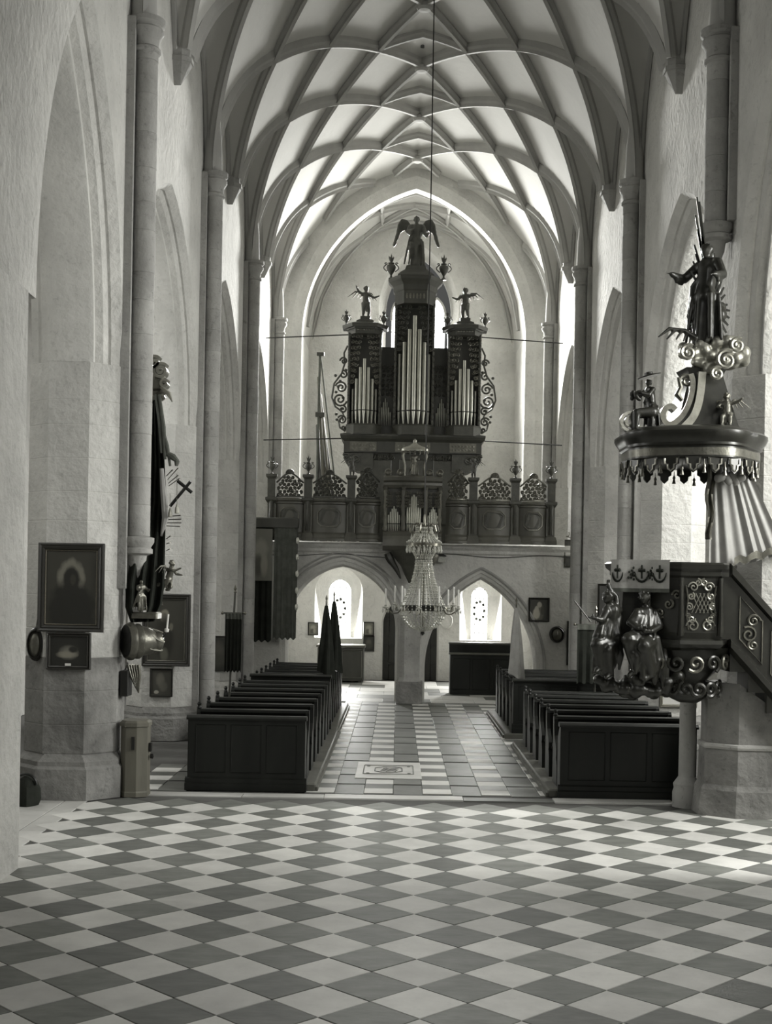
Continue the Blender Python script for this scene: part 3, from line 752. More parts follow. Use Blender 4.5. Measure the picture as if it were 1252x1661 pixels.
framed('saint_painting', (c.x, yf, c.z), pwidth(232,310,yf), pwidth(964,1081,yf), .10, 'framed painting of a haloed saint on the second pier above a small print', PT_HALO, inner=GILT_D, rz=0.0)
c = at(262, 1107, yf)
framed('flower_picture', (c.x, yf, c.z), pwidth(244,281,yf), pwidth(1084,1130,yf), .035, 'small framed print hanging low on the second pier', PT_ROSE)
yf = COLY[2]-.63
c = at(354, 1060, yf)
framed('dark_panel_picture', (c.x, yf, c.z), pwidth(333,372,yf), pwidth(1030,1087,yf), .03, 'plain dark picture on the third pier behind the little banner', PT_DARK, fmat=OAK)
c = at(874, 989, GY-.02)
framed('mother_child_painting', (c.x, GY-.01, c.z), pwidth(857,891,GY), pwidth(970,1009,GY), .05, 'framed painting of a mother and child on the gallery wall', PT_MADO)
c = at(598, 1020, 40.45); framed('station_picture', (c.x, 40.48, c.z), .34, .44, .03, 'upper of two small framed reliefs beside the porch door', PT_MID)
c = at(598, 1044, 40.45); framed('station_picture', (c.x, 40.48, c.z), .36, .50, .03, 'lower of two small framed reliefs beside the porch door', PT_DARK)
c = at(514, 1020, 40.45); framed('station_picture', (c.x-.12, 40.48, c.z), .34, .42, .03, 'small framed relief beside the porch window behind the flags', PT_MID)
c = at(800, 1024, 40.45)
yf = COLY[1]-.63
c = at(1100, 1122, yf)
framed('matted_print', (c.x, yf, c.z), pwidth(1070,1130,yf), pwidth(1095,1146,yf), .06, 'framed print with a wide pale mount low behind the pulpit', PT_PRNT, fmat=WOODG)
yf = COLY[2]-.63
c = at(992, 985, yf)
framed('tall_dark_picture', (c.x, yf, c.z), pwidth(963,1010,yf), pwidth(954,1030,yf), .05, 'tall dark framed picture on the third pier behind the carved angels', PT_DARK)
# narrow framed panel crowned by an ornament, on the column before the gallery
c = at(921, 898, GY)
r = framed('narrow_panel', (c.x, GY-.01, c.z), .20, .72, .035, 'narrow upright framed panel crowned by a scroll beside the gallery', PT_DARK, fmat=GILT_D)
MB().tube([(.09*math.cos(t*.7)*(1-t/12), -.02, .36+.018*t+.03*math.sin(t*.7)) for t in range(11)], .014, 5).build('crest', GILT_D, r, local=True)
c = at(922, 1043, GY); framed('narrow_panel', (c.x, GY-.01, c.z), .10, 1.15, .02, 'slim dark board hanging low beside the round wall clock', PT_DARK)
# round convex wall clock, oval medallion
def oval(name, c, rx, rz_, label, cat, m1, m2, depth=.08, rot=0):
    r = thing(name, c, label, cat); r.rotation_euler = (0, 0, rot)
    prof = [(1.0,0),(1.0,-.3),(.92,-.8),(.80,-1.0),(.74,-.6)]
    MB().loft([[(rx*k*math.cos(a*PI/14), d*depth, rz_*k*math.sin(a*PI/14)) for a in range(28)] for k, d in prof], True, False).build('rim', m1, r, local=True)
    MB().loft([[(rx*k*math.cos(a*PI/14), d*depth, rz_*k*math.sin(a*PI/14)) for a in range(28)] for k, d in ((.78,-.5),(.6,-.72),(.35,-.85),(.02,-.9))]).build('face', m2, r, local=True)
    return r
c = at(903, 1029, GY); rr = oval('wall_clock', (c.x, GY-.02, c.z), .20, .22, 'round domed wall clock at the end of the gallery wall', 'clock', BRONZE, GILT_D, .14)
MB().box(-.006,.006,-.16,-.15,0,.09).build('hand', PAPER, rr, local=True, smooth=False)
c = at(772, 1008, 40.4); rr = oval('wall_plaque', (at(724,1006,40.4).x, 40.47, c.z), .22, .26, 'faint round plaster plaque beside the bright porch window', 'plaque', PLASTER, PLASTER, .05)
c = at(56, 1045, 17.42); rr = oval('oval_medallion', (c.x, 17.5, c.z), .12, .235, 'small oval bronze medallion hung on a cord by the hooded saint', 'medallion', BRONZE, GILT_D, .12)
MB().tube([(0,-.02,.22),(.02,.0,.4),(.07,.05,.7),(.09,.10,1.0)], .006, 5).build('cord', IRON, rr, local=True)
# round bundle on the floor behind the choir pier
c = at(52, 1290, 17.0)
r = thing('cloth_bundle', (c.x-.05, 16.9, 0), 'dark bundle slumped on the floor below the oval medallion', 'bundle')
mb = MB(); prof = [(.02,.0),(.15,.0),(.18,.08),(.17,.22),(.13,.32),(.07,.36),(.03,.39)]
mb.loft([[(rad*(1+.12*math.sin(3*a))*math.cos(a), rad*(1+.1*math.cos(5*a))*math.sin(a), z) for a in [2*PI*k/20 for k in range(20)]] for rad, z in prof]).build('sack', CLOTH_D, r, local=True)
MB().tube([(.15*math.cos(t*PI/10), -.05, .28+.14*math.sin(t*PI/10)) for t in range(11)], .018, 6).build('strap', PEW, r, local=True)
# alms box beside the first pier
c = at(219, 1290, 17.85)
r = thing('alms_chest', (c.x, 17.85, 0), 'upright eight-sided wooden alms chest standing against the first pier', 'chest')
def oc(s_, z): return [(s_*a, s_*b, z) for a, b in ((-.20,-.10),(-.11,-.20),(.05,-.20),(.19,-.12),(.19,.12),(.08,.20),(-.11,.20),(-.20,.10))]
MB().loft([oc(1.0,0), oc(1.0,.06), oc(.96,.08), oc(.96,.98)]).build('body', WOODG, r, local=True, smooth=False)
MB().loft([oc(1.05,.98), oc(1.05,1.03), oc(.9,1.06)]).build('lid', WOODG, r, local=True, smooth=False)
MB().box(-.02,.02,-.215,-.19,.66,.84).build('lock_plate', IRON, r, local=True, smooth=False)
MB().box(.19,.22,-.05,.05,.62,.74).build('coin_slot', IRON, r, local=True, smooth=False)
MB().lathe([(.0,-.03),(.035,-.02),(.035,.02),(.0,.03)], 8, TR((.225,0,.55), ry=PI/2)).build('padlock', IRON, r, local=True)
# small dark plaque and its bracket below the urn
c = at(207, 1110, 18.0)
r = thing('notice_board', (-4.24, 18.0, c.z-.16), 'small dark notice board on the first pier under the urn', 'board')
MB().bev(-.15,.15,-.11,.0,0,.36,.006).build('board', IRON, r, local=True); r.rotation_euler = (0,0,PI/2)
MB().tube([(.02,-.03,.36),(.06,-.06,.42),(.10,-.05,.46)], .01, 5).build('hook', IRON, r, local=True)

# ------------------------------------------------------------------ porch furniture
r = thing('counter', (at(784,1120,35.6).x, 35.7, 0), 'long dark panelled counter under the gallery arch by the gallery clock', 'counter')
x0, x1 = -.95, .78
MB().bev(x0, x1, -.15, .45, 0, 1.12, .02).build('body', PEW, r, local=True)
MB().bev(x0-.04, x1+.06, -.2, .1, 1.12, 1.17, .015).build('ledge', PEWBASE, r, local=True)
MB().box(x0-.02, x1+.05, .1, .46, 1.12, 1.40).build('upper_board', PEW, r, local=True, smooth=False)
MB().bev(x0-.04, x1+.08, .08, .5, 1.40, 1.45, .015).build('top', PEWBASE, r, local=True)
for k in range(3):
    a, b = x0+.08+.56*k, x0+.56+.56*k
    MB().tube([(a,-.155,.15),(b,-.155,.15),(b,-.155,1.0),(a,-.155,1.0),(a,-.155,.15)], .012, 4).build('panel_molding', PEW, r, local=True)
r = thing('wooden_chest', (at(552,1106,39.4).x, 39.5, 0), 'dark wooden chest against the porch window wall behind the flags', 'chest')
MB().bev(-.72,.72,-.25,.45,.05,1.08,.02).build('body', OAK, r, local=True)
MB().bev(-.76,.76,-.3,.47,1.08,1.16,.02).build('lid', OAK2, r, local=True)
for k in (-.35,.35): MB().tube([(k-.3,-.26,.15),(k+.3,-.26,.15),(k+.3,-.26,.98),(k-.3,-.26,.98),(k-.3,-.26,.15)], .014, 4).build('panel_molding', OAK2, r, local=True)
for k in (-.6,.6): MB().box(k-.05,k+.05,-.2,.4,0,.06).build('foot', OAK, r, local=True, smooth=False)
# ================================================================== SCULPTURE HELPERS
def cap(mb, p, q, r0, r1=None, seg=10):
    """tapered limb with rounded ends"""
    p, q = Vector(p), Vector(q); r1 = r0 if r1 is None else r1
    d = q-p; n = max(d.length, 1e-6); d.normalize()
    path = []; rad = []
    for k in range(4):
        a = PI/2*(k/3.0); path.append(p-d*(r0*math.cos(a)*.98)); rad.append(max(r0*math.sin(a), .0008))
    for k in range(4):
        a = PI/2*(1-k/3.0); path.append(q+d*(r1*math.cos(a)*.98)); rad.append(max(r1*math.sin(a), .0008))
    mb.tube(path, rad, seg)
def carve(name, m, parent, mb, voxel, smooth_it=3, local=True):
    """one continuous carved body grown from overlapping forms"""
    o = mb.build(name, m, parent, local=local)
    r = o.modifiers.new('remesh', 'REMESH'); r.mode = 'VOXEL'; r.voxel_size = voxel; r.use_smooth_shade = True
    s = o.modifiers.new('smooth', 'SMOOTH'); s.iterations = max(1, smooth_it-1); s.factor = .5
    return o
def hand(mb, wrist, d, side, s=1.0):
    """palm with four unequal, slightly curled fingers and a thumb; d = pointing direction, side = thumb direction"""
    wrist, d, side = Vector(wrist), Vector(d).normalized(), Vector(side)
    side = (side-d*side.dot(d)).normalized(); nrm = d.cross(side)
    pc = wrist+d*.045*s
    cap(mb, wrist+d*.01*s, pc, .020*s, .026*s)
    for k, ln in enumerate((.062, .072, .066, .050)):
        b = wrist+d*.075*s+side*(.024-.016*k)*s
        m_ = b+d*ln*.55*s+nrm*.006*s; e = m_+d*ln*.4*s+nrm*.018*s
        cap(mb, b-d*.03*s, m_, .0095*s, .009*s, 6); cap(mb, m_, e, .009*s, .007*s, 6)
    b = wrist+d*.03*s+side*.02*s; m_ = b+side*.035*s+d*.02*s
    cap(mb, b, m_, .011*s, .0095*s, 6); cap(mb, m_, m_+d*.03*s+side*.008*s, .0095*s, .008*s, 6)
def head(mb, c, r, face, tilt=0.0, hair=True):
    """head with jaw, nose, brow, ears and curls; face = horizontal direction it looks in"""
    c = Vector(c); f = Vector(face).normalized(); s = Vector((-f.y, f.x, 0)); u = Vector((0,0,1))
    mb.ball(c, (r*.82, r*.82, r), 12, 8)
    cap(mb, c+f*r*.35-u*r*.45, c+f*r*.5-u*r*.75, r*.45, r*.3)
    cap(mb, c+f*r*.85+u*r*.1, c+f*r*1.05-u*r*.18, r*.1, r*.14)
    for k in (-1, 1):
        cap(mb, c+f*r*.80+s*k*r*.15+u*r*.25, c+f*r*.72+s*k*r*.5+u*r*.22, r*.1, r*.08)
        cap(mb, c+f*r*.72+s*k*r*.3-u*r*.22, c+f*r*.66+s*k*r*.42-u*r*.3, r*.18, r*.14)
        cap(mb, c+s*k*r*.84+u*r*.1, c+s*k*r*.86-u*r*.2, r*.14, r*.1)
    cap(mb, c+f*r*.85+s*r*.14-u*r*.48, c+f*r*.85-s*r*.14-u*r*.48, r*.1, r*.1)
    if hair:
        for k in range(14):
            a = k*2.4; z = -.25+1.2*k/14
            rr = math.sqrt(max(0, 1-min(.98, z*z)))*.86
            v = (f*math.cos(a)+s*math.sin(a))*rr*r
            if v.dot(f) > .45*r and z < .45: continue
            mb.ball(c+v+u*z*r, r*.3, 7, 5)
def wing(mb, root, out, up, span, chord, th=.03, n=7):
    """feathered wing: overlapping long feathers fanned from a bent leading edge"""
    root, out, up = Vector(root), Vector(out).normalized(), Vector(up).normalized()
    elbow = root+out*span*.35+up*chord*.35; tip = elbow+out*span*.5-up*chord*.15
    cap(mb, root, elbow, th*1.3, th*1.1); cap(mb, elbow, tip, th*1.1, th*.7)
    for k in range(n):
        t = k/(n-1)
        p = root.lerp(elbow, t*2) if t < .5 else elbow.lerp(tip, t*2-1)
        ln = chord*(.55+.65*t)
        d = (-up*(1-.35*t)+out*(.1+.55*t)).normalized()
        cap(mb, p, p+d*ln, th*.9, th*.45)
def putto(name, parent_or_loc, s, face, arms, legs, label=None, cat=None, m=None, wings=True, lean=(0,0), voxel=None, seat=False):
    """plump winged child; arms / legs: lists of joints relative to shoulder / hip, in body heights; s = height"""
    m = m or CARVED
    f = Vector(face).normalized(); sd = Vector((-f.y, f.x, 0)); u = Vector((0,0,1))
    L = lambda a, b, c: sd*a*s+f*b*s+u*c*s
    mb = MB(); hip = .44
    top = L(lean[0], lean[1], .74)
    cap(mb, L(0,0,hip), L(lean[0]*.5, lean[1]*.5, .58), .115*s, .105*s); cap(mb, L(lean[0]*.5, lean[1]*.5, .58), top, .105*s, .095*s)
    cap(mb, top-sd*.1*s, top+sd*.1*s, .06*s, .06*s)
    cap(mb, top, top+u*.08*s, .05*s, .05*s)
    head(mb, top+u*.165*s+f*.015*s, .095*s, f)
    for k, js in zip((-1, 1), arms):
        p = top+sd*k*.13*s-u*.005*s; rr = (.05, .042, .03)
        for i, j in enumerate(js):
            q = p+L(*j); cap(mb, p, q, rr[min(i,2)]*s, rr[min(i+1,2)]*s); last, p = p, q
        hand(mb, p, p-last, sd*-k+u*.3, s*.55)
    for k, js in zip((-1, 1), legs):
        p = L(k*.07, 0, hip-.02); rr = (.082, .062, .042)
        for i, j in enumerate(js):
            q = p+L(*j); cap(mb, p, q, rr[min(i,2)]*s, rr[min(i+1,2)]*s); p = q
        cap(mb, p, p+f*.09*s-u*.012*s, .034*s, .026*s)
    # loin cloth
    for a in range(9):
        t = a/8; cap(mb, L(.12*math.cos(t*PI*1.6), .1*math.sin(t*PI*1.6), hip+.03-.05*t), L(.1*math.cos(t*PI*1.6+.5), .11*math.sin(t*PI*1.6+.5), hip-.07-.08*(a % 3)), .04*s, .03*s)
    if wings:
        for k in (-1, 1): wing(mb, top-f*.09*s+sd*k*.05*s-u*.03*s, sd*k*.9-f*.35+u*.25, u, .32*s, .26*s, .028*s, 5)
    if isinstance(parent_or_loc, bpy.types.Object):
        o = carve(name, m, parent_or_loc, mb, voxel or s*.018, 2); return o
    r = thing(name, parent_or_loc, label, cat)
    carve('body', m, r, mb, voxel or s*.018, 2)
    return r
def robed(mb, s, f, arms, seat=False, lean=(0,0), headr=.066, twist=.0, hair=True):
    """robed adult figure of height s, facing f; deep vertical folds, neck, head, two arms with hands"""
    f = Vector(f).normalized(); sd = Vector((-f.y, f.x, 0)); u = Vector((0,0,1))
    L = lambda a, b, c: sd*a*s+f*b*s+u*c*s
    sh = L(lean[0], lean[1], .80)
    wa = L(lean[0]*.55, lean[1]*.55, .58)
    hip = L(lean[0]*.3, lean[1]*.3, .48)
    rg = random.Random(int(s*1000)+int(lean[0]*100))
    for k in range(10):                 # skirt folds, uneven and swinging to one side
        a = 2*PI*k/10+twist
        rt, rb = .085, .125+.035*math.sin(k*2.3)
        sw = .04*math.sin(k*1.7)
        k1 = hip+L(math.cos(a)*rt, math.sin(a)*rt*.75, 0)
        k2 = hip*.5+L(math.cos(a+.2)*rb*.8+sw, math.sin(a+.2)*rb*.65, .24)
        k3 = L(math.cos(a+.3)*rb+sw*1.6, math.sin(a+.3)*rb*.85, .03+.02*rg.random())
        w1 = .022+.018*((k*7) % 3)/2
        cap(mb, k1, k2, w1*s*1.1, w1*s); cap(mb, k2, k3, w1*s, w1*s*.8)
    for k in range(4):                  # diagonal folds across the hips
        cap(mb, hip+L(.10,.06-.02*k,.06-.02*k), hip+L(-.13,.07-.01*k,-.08-.07*k), .022*s, .018*s)
    cap(mb, L(0,0,.06), hip, .085*s, .085*s)
    cap(mb, hip, wa, .105*s, .09*s); cap(mb, wa, sh-u*.03*s, .09*s, .098*s)
    cap(mb, sh-sd*.105*s, sh+sd*.105*s, .055*s, .055*s)
    for k in range(5):                  # mantle slung over one shoulder
        cap(mb, sh+sd*(.10-.03*k)*s+f*.05*s+u*.02*s, wa+sd*(-.12-.01*k)*s+f*(.07-.02*k)*s-u*.04*k*s, .028*s, .026*s)
        cap(mb, wa+sd*(-.12-.01*k)*s+f*(.06-.02*k)*s-u*.04*k*s, L(-.19-.01*k, .02-.03*k, .30-.05*k), .028*s, .02*s)
    cap(mb, sh, sh+u*.07*s+f*.01*s, .036*s, .034*s)
    head(mb, sh+u*.135*s+f*.015*s, headr*s, f, hair=hair)
    for k, js in zip((-1, 1), arms):
        p = sh+sd*k*.125*s; rr = (.050, .046, .030)
        for i, j in enumerate(js):
            q = p+L(*j); cap(mb, p, q, rr[min(i,2)]*s, rr[min(i+1,2)]*s); last, p = p, q
        for t in (.3, .6, .9): cap(mb, last.lerp(p, t*.7), last.lerp(p, t*.7)-u*.06*s, .035*s, .018*s)
        hand(mb, p, p-last, sd*-k+u*.4, s*.62)
    return mb
def drape(mb, a0, a1, b0, b1, n, r, sag=.05, seed=1):
    """bundle of hanging folds from the edge a0..a1 to the edge b0..b1"""
    rg = random.Random(seed); a0, a1, b0, b1 = map(Vector, (a0, a1, b0, b1))
    for k in range(n):
        t = k/(n-1); p = a0.lerp(a1, t); q = b0.lerp(b1, t)+Vector((rg.uniform(-1,1)*r, rg.uniform(-1,1)*r, rg.uniform(-2,1)*r))
        m_ = p.lerp(q, .5)+Vector((rg.uniform(-.6,.6)*r, -sag*rg.uniform(.3,1), -sag*.3))
        cap(mb, p, m_, r*rg.uniform(.7,1.1), r*rg.uniform(.8,1.1)); cap(mb, m_, q, r, r*rg.uniform(.35,.7))
def cloud(mb, c, r, n=9, sx=1.0, sz=1.0, seed=1):
    rg = random.Random(seed)
    for k in range(n):
        a = 2*PI*k/n
        mb.ball((c[0]+sx*r*.75*math.cos(a)+rg.uniform(-.1,.1)*r, c[1]+r*.5*math.sin(a), c[2]+sz*r*rg.uniform(-.45,.45)), r*rg.uniform(.34,.55), 10, 7)
def spiral(c, r, turns, ax, az, start=0.0, n=40, ri=.12):
    """points of a volute in the plane of ax, az"""
    c, ax, az = Vector(c), Vector(ax), Vector(az); out = []
    for i in range(n+1):
        t = i/n; a = start+turns*2*PI*t; q = r*(1-(1-ri)*t)
        out.append(c+ax*q*math.cos(a)+az*q*math.sin(a))
    return out
def lace(mb, x0, x1, top, zbase, P, cell=.105, r=.017):
    """pierced scrollwork filling the field under the outline top(x): linked C-scrolls and rosettes with a rim"""
    rows = int((max(top(x0+(x1-x0)*i/40) for i in range(41))-zbase)/(cell*.86))+1
    for j in range(rows):
        z = zbase+cell*.5+j*cell*.86; n = int((x1-x0)/cell)
        for i in range(n+1):
            x = x0+cell*.5+(i+(.5 if j % 2 else 0))*cell
            if x > x1-cell*.3 or z+cell*.3 > top(x): continue
            st = (i*1.7+j*2.1) % (2*PI)
            mb.tube([P(x+cell*.46*(1-.6*t/9)*math.cos(st+t*.75), z+cell*.46*(1-.6*t/9)*math.sin(st+t*.75)) for t in range(10)], r, 4)
            mb.ball(P(x, z), r*1.5, 6, 4)
    mb.tube([P(x0+(x1-x0)*i/36, max(zbase, top(x0+(x1-x0)*i/36))) for i in range(37)], r*1.4, 5)
    mb.tube([P(x0+(x1-x0)*i/12, zbase+.015) for i in range(13)], r*1.5, 5)
def urn(loc, h, label, m, group=None):
    """two-handled flaming urn"""
    r = thing('urn', loc, label, 'urn', group)
    s = h
    MB().lathe([(.10*s,0),(.10*s,.05*s),(.05*s,.08*s),(.035*s,.16*s),(.06*s,.2*s),(.15*s,.33*s),(.19*s,.46*s),(.17*s,.54*s),(.10*s,.58*s),(.13*s,.63*s),(.06*s,.66*s)], 12).build('vessel', m, r, local=True)
    for k in (-1, 1):
        MB().tube([(k*s*(.15+.14*math.sin(t*PI/8)), 0, s*(.30+.30*t/8)) for t in range(9)], .022*s, 5).tube(spiral((k*.20*s,0,.60*s), .06*s, 1.3, (k,0,0), (0,0,1), 0, 14), .018*s, 5).build('handle', m, r, local=True)
    mb = MB()
    for k in range(9):
        a = 2*PI*k/9
        mb.tube([(0,0,.64*s), (.05*s*math.cos(a), .05*s*math.sin(a), .76*s), (.11*s*math.cos(a), .11*s*math.sin(a), (.86+.05*(k % 2))*s)], [.03*s,.035*s,.008*s], 5)
    mb.tube([(0,0,.64*s),(0,0,.82*s),(0,0,1.0*s)], [.03*s,.045*s,.006*s], 6)
    mb.build('flames', m, r, local=True)
    return r

# ================================================================== ORGAN GALLERY PARAPET
PY = 32.62
ZR0, ZP, ZR1, ZC = 4.13, 4.34, 5.20, 5.27       # foot, panel foot, rail top, crest foot
gp = thing('gallery_parapet', (0, PY, ZR0), 'carved wooden gallery parapet with bowed panels and pierced crest', 'parapet')
posts = [at(x, 840, PY).x for x in (440, 499, 569, 622, 717, 767, 835, 893)]
def plan(a, b, t): return PY-.10*math.sin(PI*t)
for i in (0, 1, 2, 4, 5, 6):
    a, b = posts[i]+.10, posts[i+1]-.10
    n = 12
    def strip(z0, z1, d0, d1, th=.06):
        return [[(a+(b-a)*k/n, plan(a, b, k/n)-d, z) for k in range(n+1)] for z, d in ((z0, d0), (z1, d1))]
    pn = MB().sheet(strip(ZP, ZR1-.12, 0, 0), (0,.06,0)).build('panel', OAK2, gp)
    mb = MB()
    ca, cb = a+(b-a)*.18, b-(b-a)*.18; zc0, zc1 = ZP+.16, ZR1-.24; ct = .10
    oc8 = [(ca+ct,zc0),(cb-ct,zc0),(cb,zc0+ct),(cb,zc1-ct),(cb-ct,zc1),(ca+ct,zc1),(ca,zc1-ct),(ca,zc0+ct),(ca+ct,zc0)]
    mb.tube([(x, plan(a, b, (x-a)/(b-a))-.012, z) for x, z in oc8], .02, 5).build('panel_molding', GILT_D, pn)
    MB().loft([[(x, plan(a, b, (x-a)/(b-a))-.006+q, z) for x, z in [((p[0]-(ca+cb)/2)*.86+(ca+cb)/2, (p[1]-(zc0+zc1)/2)*.84+(zc0+zc1)/2) for p in oc8[:-1]]] for q in (0, -.012)]).build('field', CARVED, pn, smooth=False)
    for nm_, prof in zip(('top_rail', 'foot_rail'), (((ZR1-.14,0),(ZR1-.12,.04),(ZR1-.08,.04),(ZR1-.05,.09),(ZR1,.10),(ZR1+.02,.05),(ZR1+.02,-.08)), ((ZR0,.12),(ZR0+.06,.12),(ZR0+.09,.09),(ZP-.05,.07),(ZP-.02,.04),(ZP+.01,.0)))):
        MB().loft([[(a-.02+(b-a+.04)*k/n, plan(a, b, k/n)-d, z) for k in range(n+1)] for z, d in prof], False, False).build(nm_, OAK2, gp, ang=20)
    hgt = .66 if i in (2, 4) else .58
    def top(x, a=a, b=b, h=hgt):
        t = (x-a)/(b-a); return ZC+h*(.58+.42*max(0, math.sin(PI*min(1, max(0, t))))**1.3)
    mb = MB(); lace(mb, a+.02, b-.02, top, ZC-.03, lambda x, z, a=a, b=b: (x, plan(a, b, (x-a)/(b-a))+.02, z))
    cr = mb.build('crest', GILT_D if i > 3 else CARVED, gp)
    xm = (a+b)/2; mb = MB()
    for k in range(7):
        an = PI*(k+.5)/7; mb.tube([(xm, plan(a,b,.5)+.0, ZC+hgt-.02), (xm+.11*math.cos(an), plan(a,b,.5)-.03, ZC+hgt-.01+.11*math.sin(an))], [.02,.028], 5)
    mb.build('shell', GILT_D if i > 3 else CARVED, cr)
for i, x in enumerate(posts):
    if i in (3, 4): continue
    ps = MB().box(x-.09, x+.09, PY-.09, PY+.09, ZR0+.2, ZR1-.1).build('post', OAK2, gp, smooth=False)
    MB().tube([(x, PY-.10-.05*math.sin(PI*k/8), ZP+.04+.8*k/8) for k in range(9)], [.06,.055,.04,.05,.055,.045,.04,.055,.06], 6, flat=.5).build('console', CARVED, ps)
    MB().loft([[(x+sx*q, PY+sy*q, z) for sx, sy in ((-1,-1),(1,-1),(1,1),(-1,1))] for q, z in ((.15,ZR0),(.15,ZR0+.10),(.12,ZR0+.2))]).build('foot', OAK2, ps, smooth=False)
    MB().loft([[(x+sx*q, PY+sy*q, z) for sx, sy in ((-1,-1),(1,-1),(1,1),(-1,1))] for q, z in ((.10,ZR1-.12),(.15,ZR1-.04),(.15,ZR1+.02),(.10,ZR1+.04),(.10,5.70),(.14,5.76),(.14,5.82))]).build('pedestal', CARVED, ps, smooth=False)
nm = ['by the wall banner', 'beside the leaning poles', None, None, None, None, 'above the last parapet panel but one', 'at the pulpit end']
for i in (0, 1, 6, 7):
    urn((posts[i], PY, 5.82), .50, 'carved flaming urn on the gallery parapet, ' + ['by the wall banner', 'beside the leaning poles', '', '', '', '', 'on the third post from the small organ', 'against the pulpit side wall'][i], CARVED, 'urns on the gallery parapet')
putto('putto_statue', (posts[2], PY, 5.82), .50, (.3,-1,0), [[(-.06,.1,-.16),(.02,.12,-.02)], [(.14,.08,.08),(.12,.1,.10)]], [[(0,.03,-.2),(0,-.02,-.2)], [(.02,.06,-.2),(0,-.05,-.18)]], 'small carved putto raising an arm on the gallery parapet by the poles', 'statue')
putto('putto_statue', (posts[5], PY, 5.82), .50, (-.5,-1,0), [[(-.16,.06,.08),(-.12,.1,.10)], [(.06,.1,-.14),(0,.12,-.02)]], [[(0,.03,-.2),(0,-.02,-.2)], [(.02,.06,-.2),(0,-.05,-.18)]], 'small carved putto leaning on the gallery parapet near the bright crest', 'statue')

# ================================================================== MAIN ORGAN
OY = 35.4                      # front plane of the case
def oz(y): return at(672, y, OY).z
og = thing('pipe_organ', (0.0, OY, 4.12), 'tall dark carved pipe organ with three towers before the bright window', 'organ')
def ox(x, y=600): return at(x, y, OY).x
OC = ox(671.5)
hwT = .56; hwS = .47
sxL, sxR = OC-1.38, OC+1.40
zc = dict(imp=oz(707), foot=oz(690), ring=oz(667), sideTop=oz(541), sideCor=oz(532), midTop=oz(492), midCor=oz(455))
# lower body and consoles
MB().box(OC-1.45, OC+1.45, OY+.15, OY+1.3, 4.12, oz(735)).build('lower_case', OAK, og, smooth=False)
for k in (-1, 0, 1):
    MB().bev(OC+k*.95-.38, OC+k*.95+.38, OY+.11, OY+.16, 4.75, oz(745), .03).build('panel', CARVED, og)
for sgn in (-1, 1):
    xx = OC+sgn*1.55
    MB().loft([[(xx-sgn*.42, y, z) for y, z in ()] or [(xx+sgn*w_, OY+.05+dy, z) for w_, dy in ((-.45,0),(q,0),(q,.9),(-.45,.9))] for q, z in ((.0,oz(765)),(.22,oz(758)),(.34,oz(748)),(.40,oz(736)))]).build('bracket', CARVED, og, ang=60)
    for k in range(3):
        MB().tube(spiral((xx+sgn*(.02+.14*k), OY+.02, oz(747)+.03*k), .11, 1.6, (sgn,0,0), (0,0,1), .5, 20), .025, 5).build('scroll', CARVED, og)
MB().loft([[(OC-wd, OY+d, z), (OC+wd, OY+d, z), (OC+wd, OY+1.35, z), (OC-wd, OY+1.35, z)] for wd, d, z in ((1.92,.0,oz(735)),(1.92,.0,oz(717)),(2.0,-.10,oz(713)),(2.02,-.14,oz(709)),(2.02,-.14,oz(706)),(1.9,-.02,oz(704)))]).build('impost_cornice', OAK, og, smooth=False)
for cxx, wd in ((sxL, .33), (sxR, .33), (OC, .45)):
    mb = MB()
    for k in range(7):
        for j in range(2):
            mb.ball((cxx-wd+2*wd*(k+.5)/7, OY-.02, oz(729)+.10*j), (.032,.02,.032), 6, 4)
    mb.box(cxx-wd-.04, cxx+wd+.04, OY-.015, OY+.02, oz(733), oz(718))
    mb.build('lattice_frieze', GILT_D, og)
for sgn in (-1, 1):
    mb = MB()
    for k in range(8): mb.tube(spiral((OC+sgn*(.55+.09*k), OY+.1, oz(743)+.05*(k % 2)), .07, 1.4, (1 if k % 2 else -1,0,0), (0,0,1), k, 16), .018, 4)
    mb.build('garland', CARVED, og)
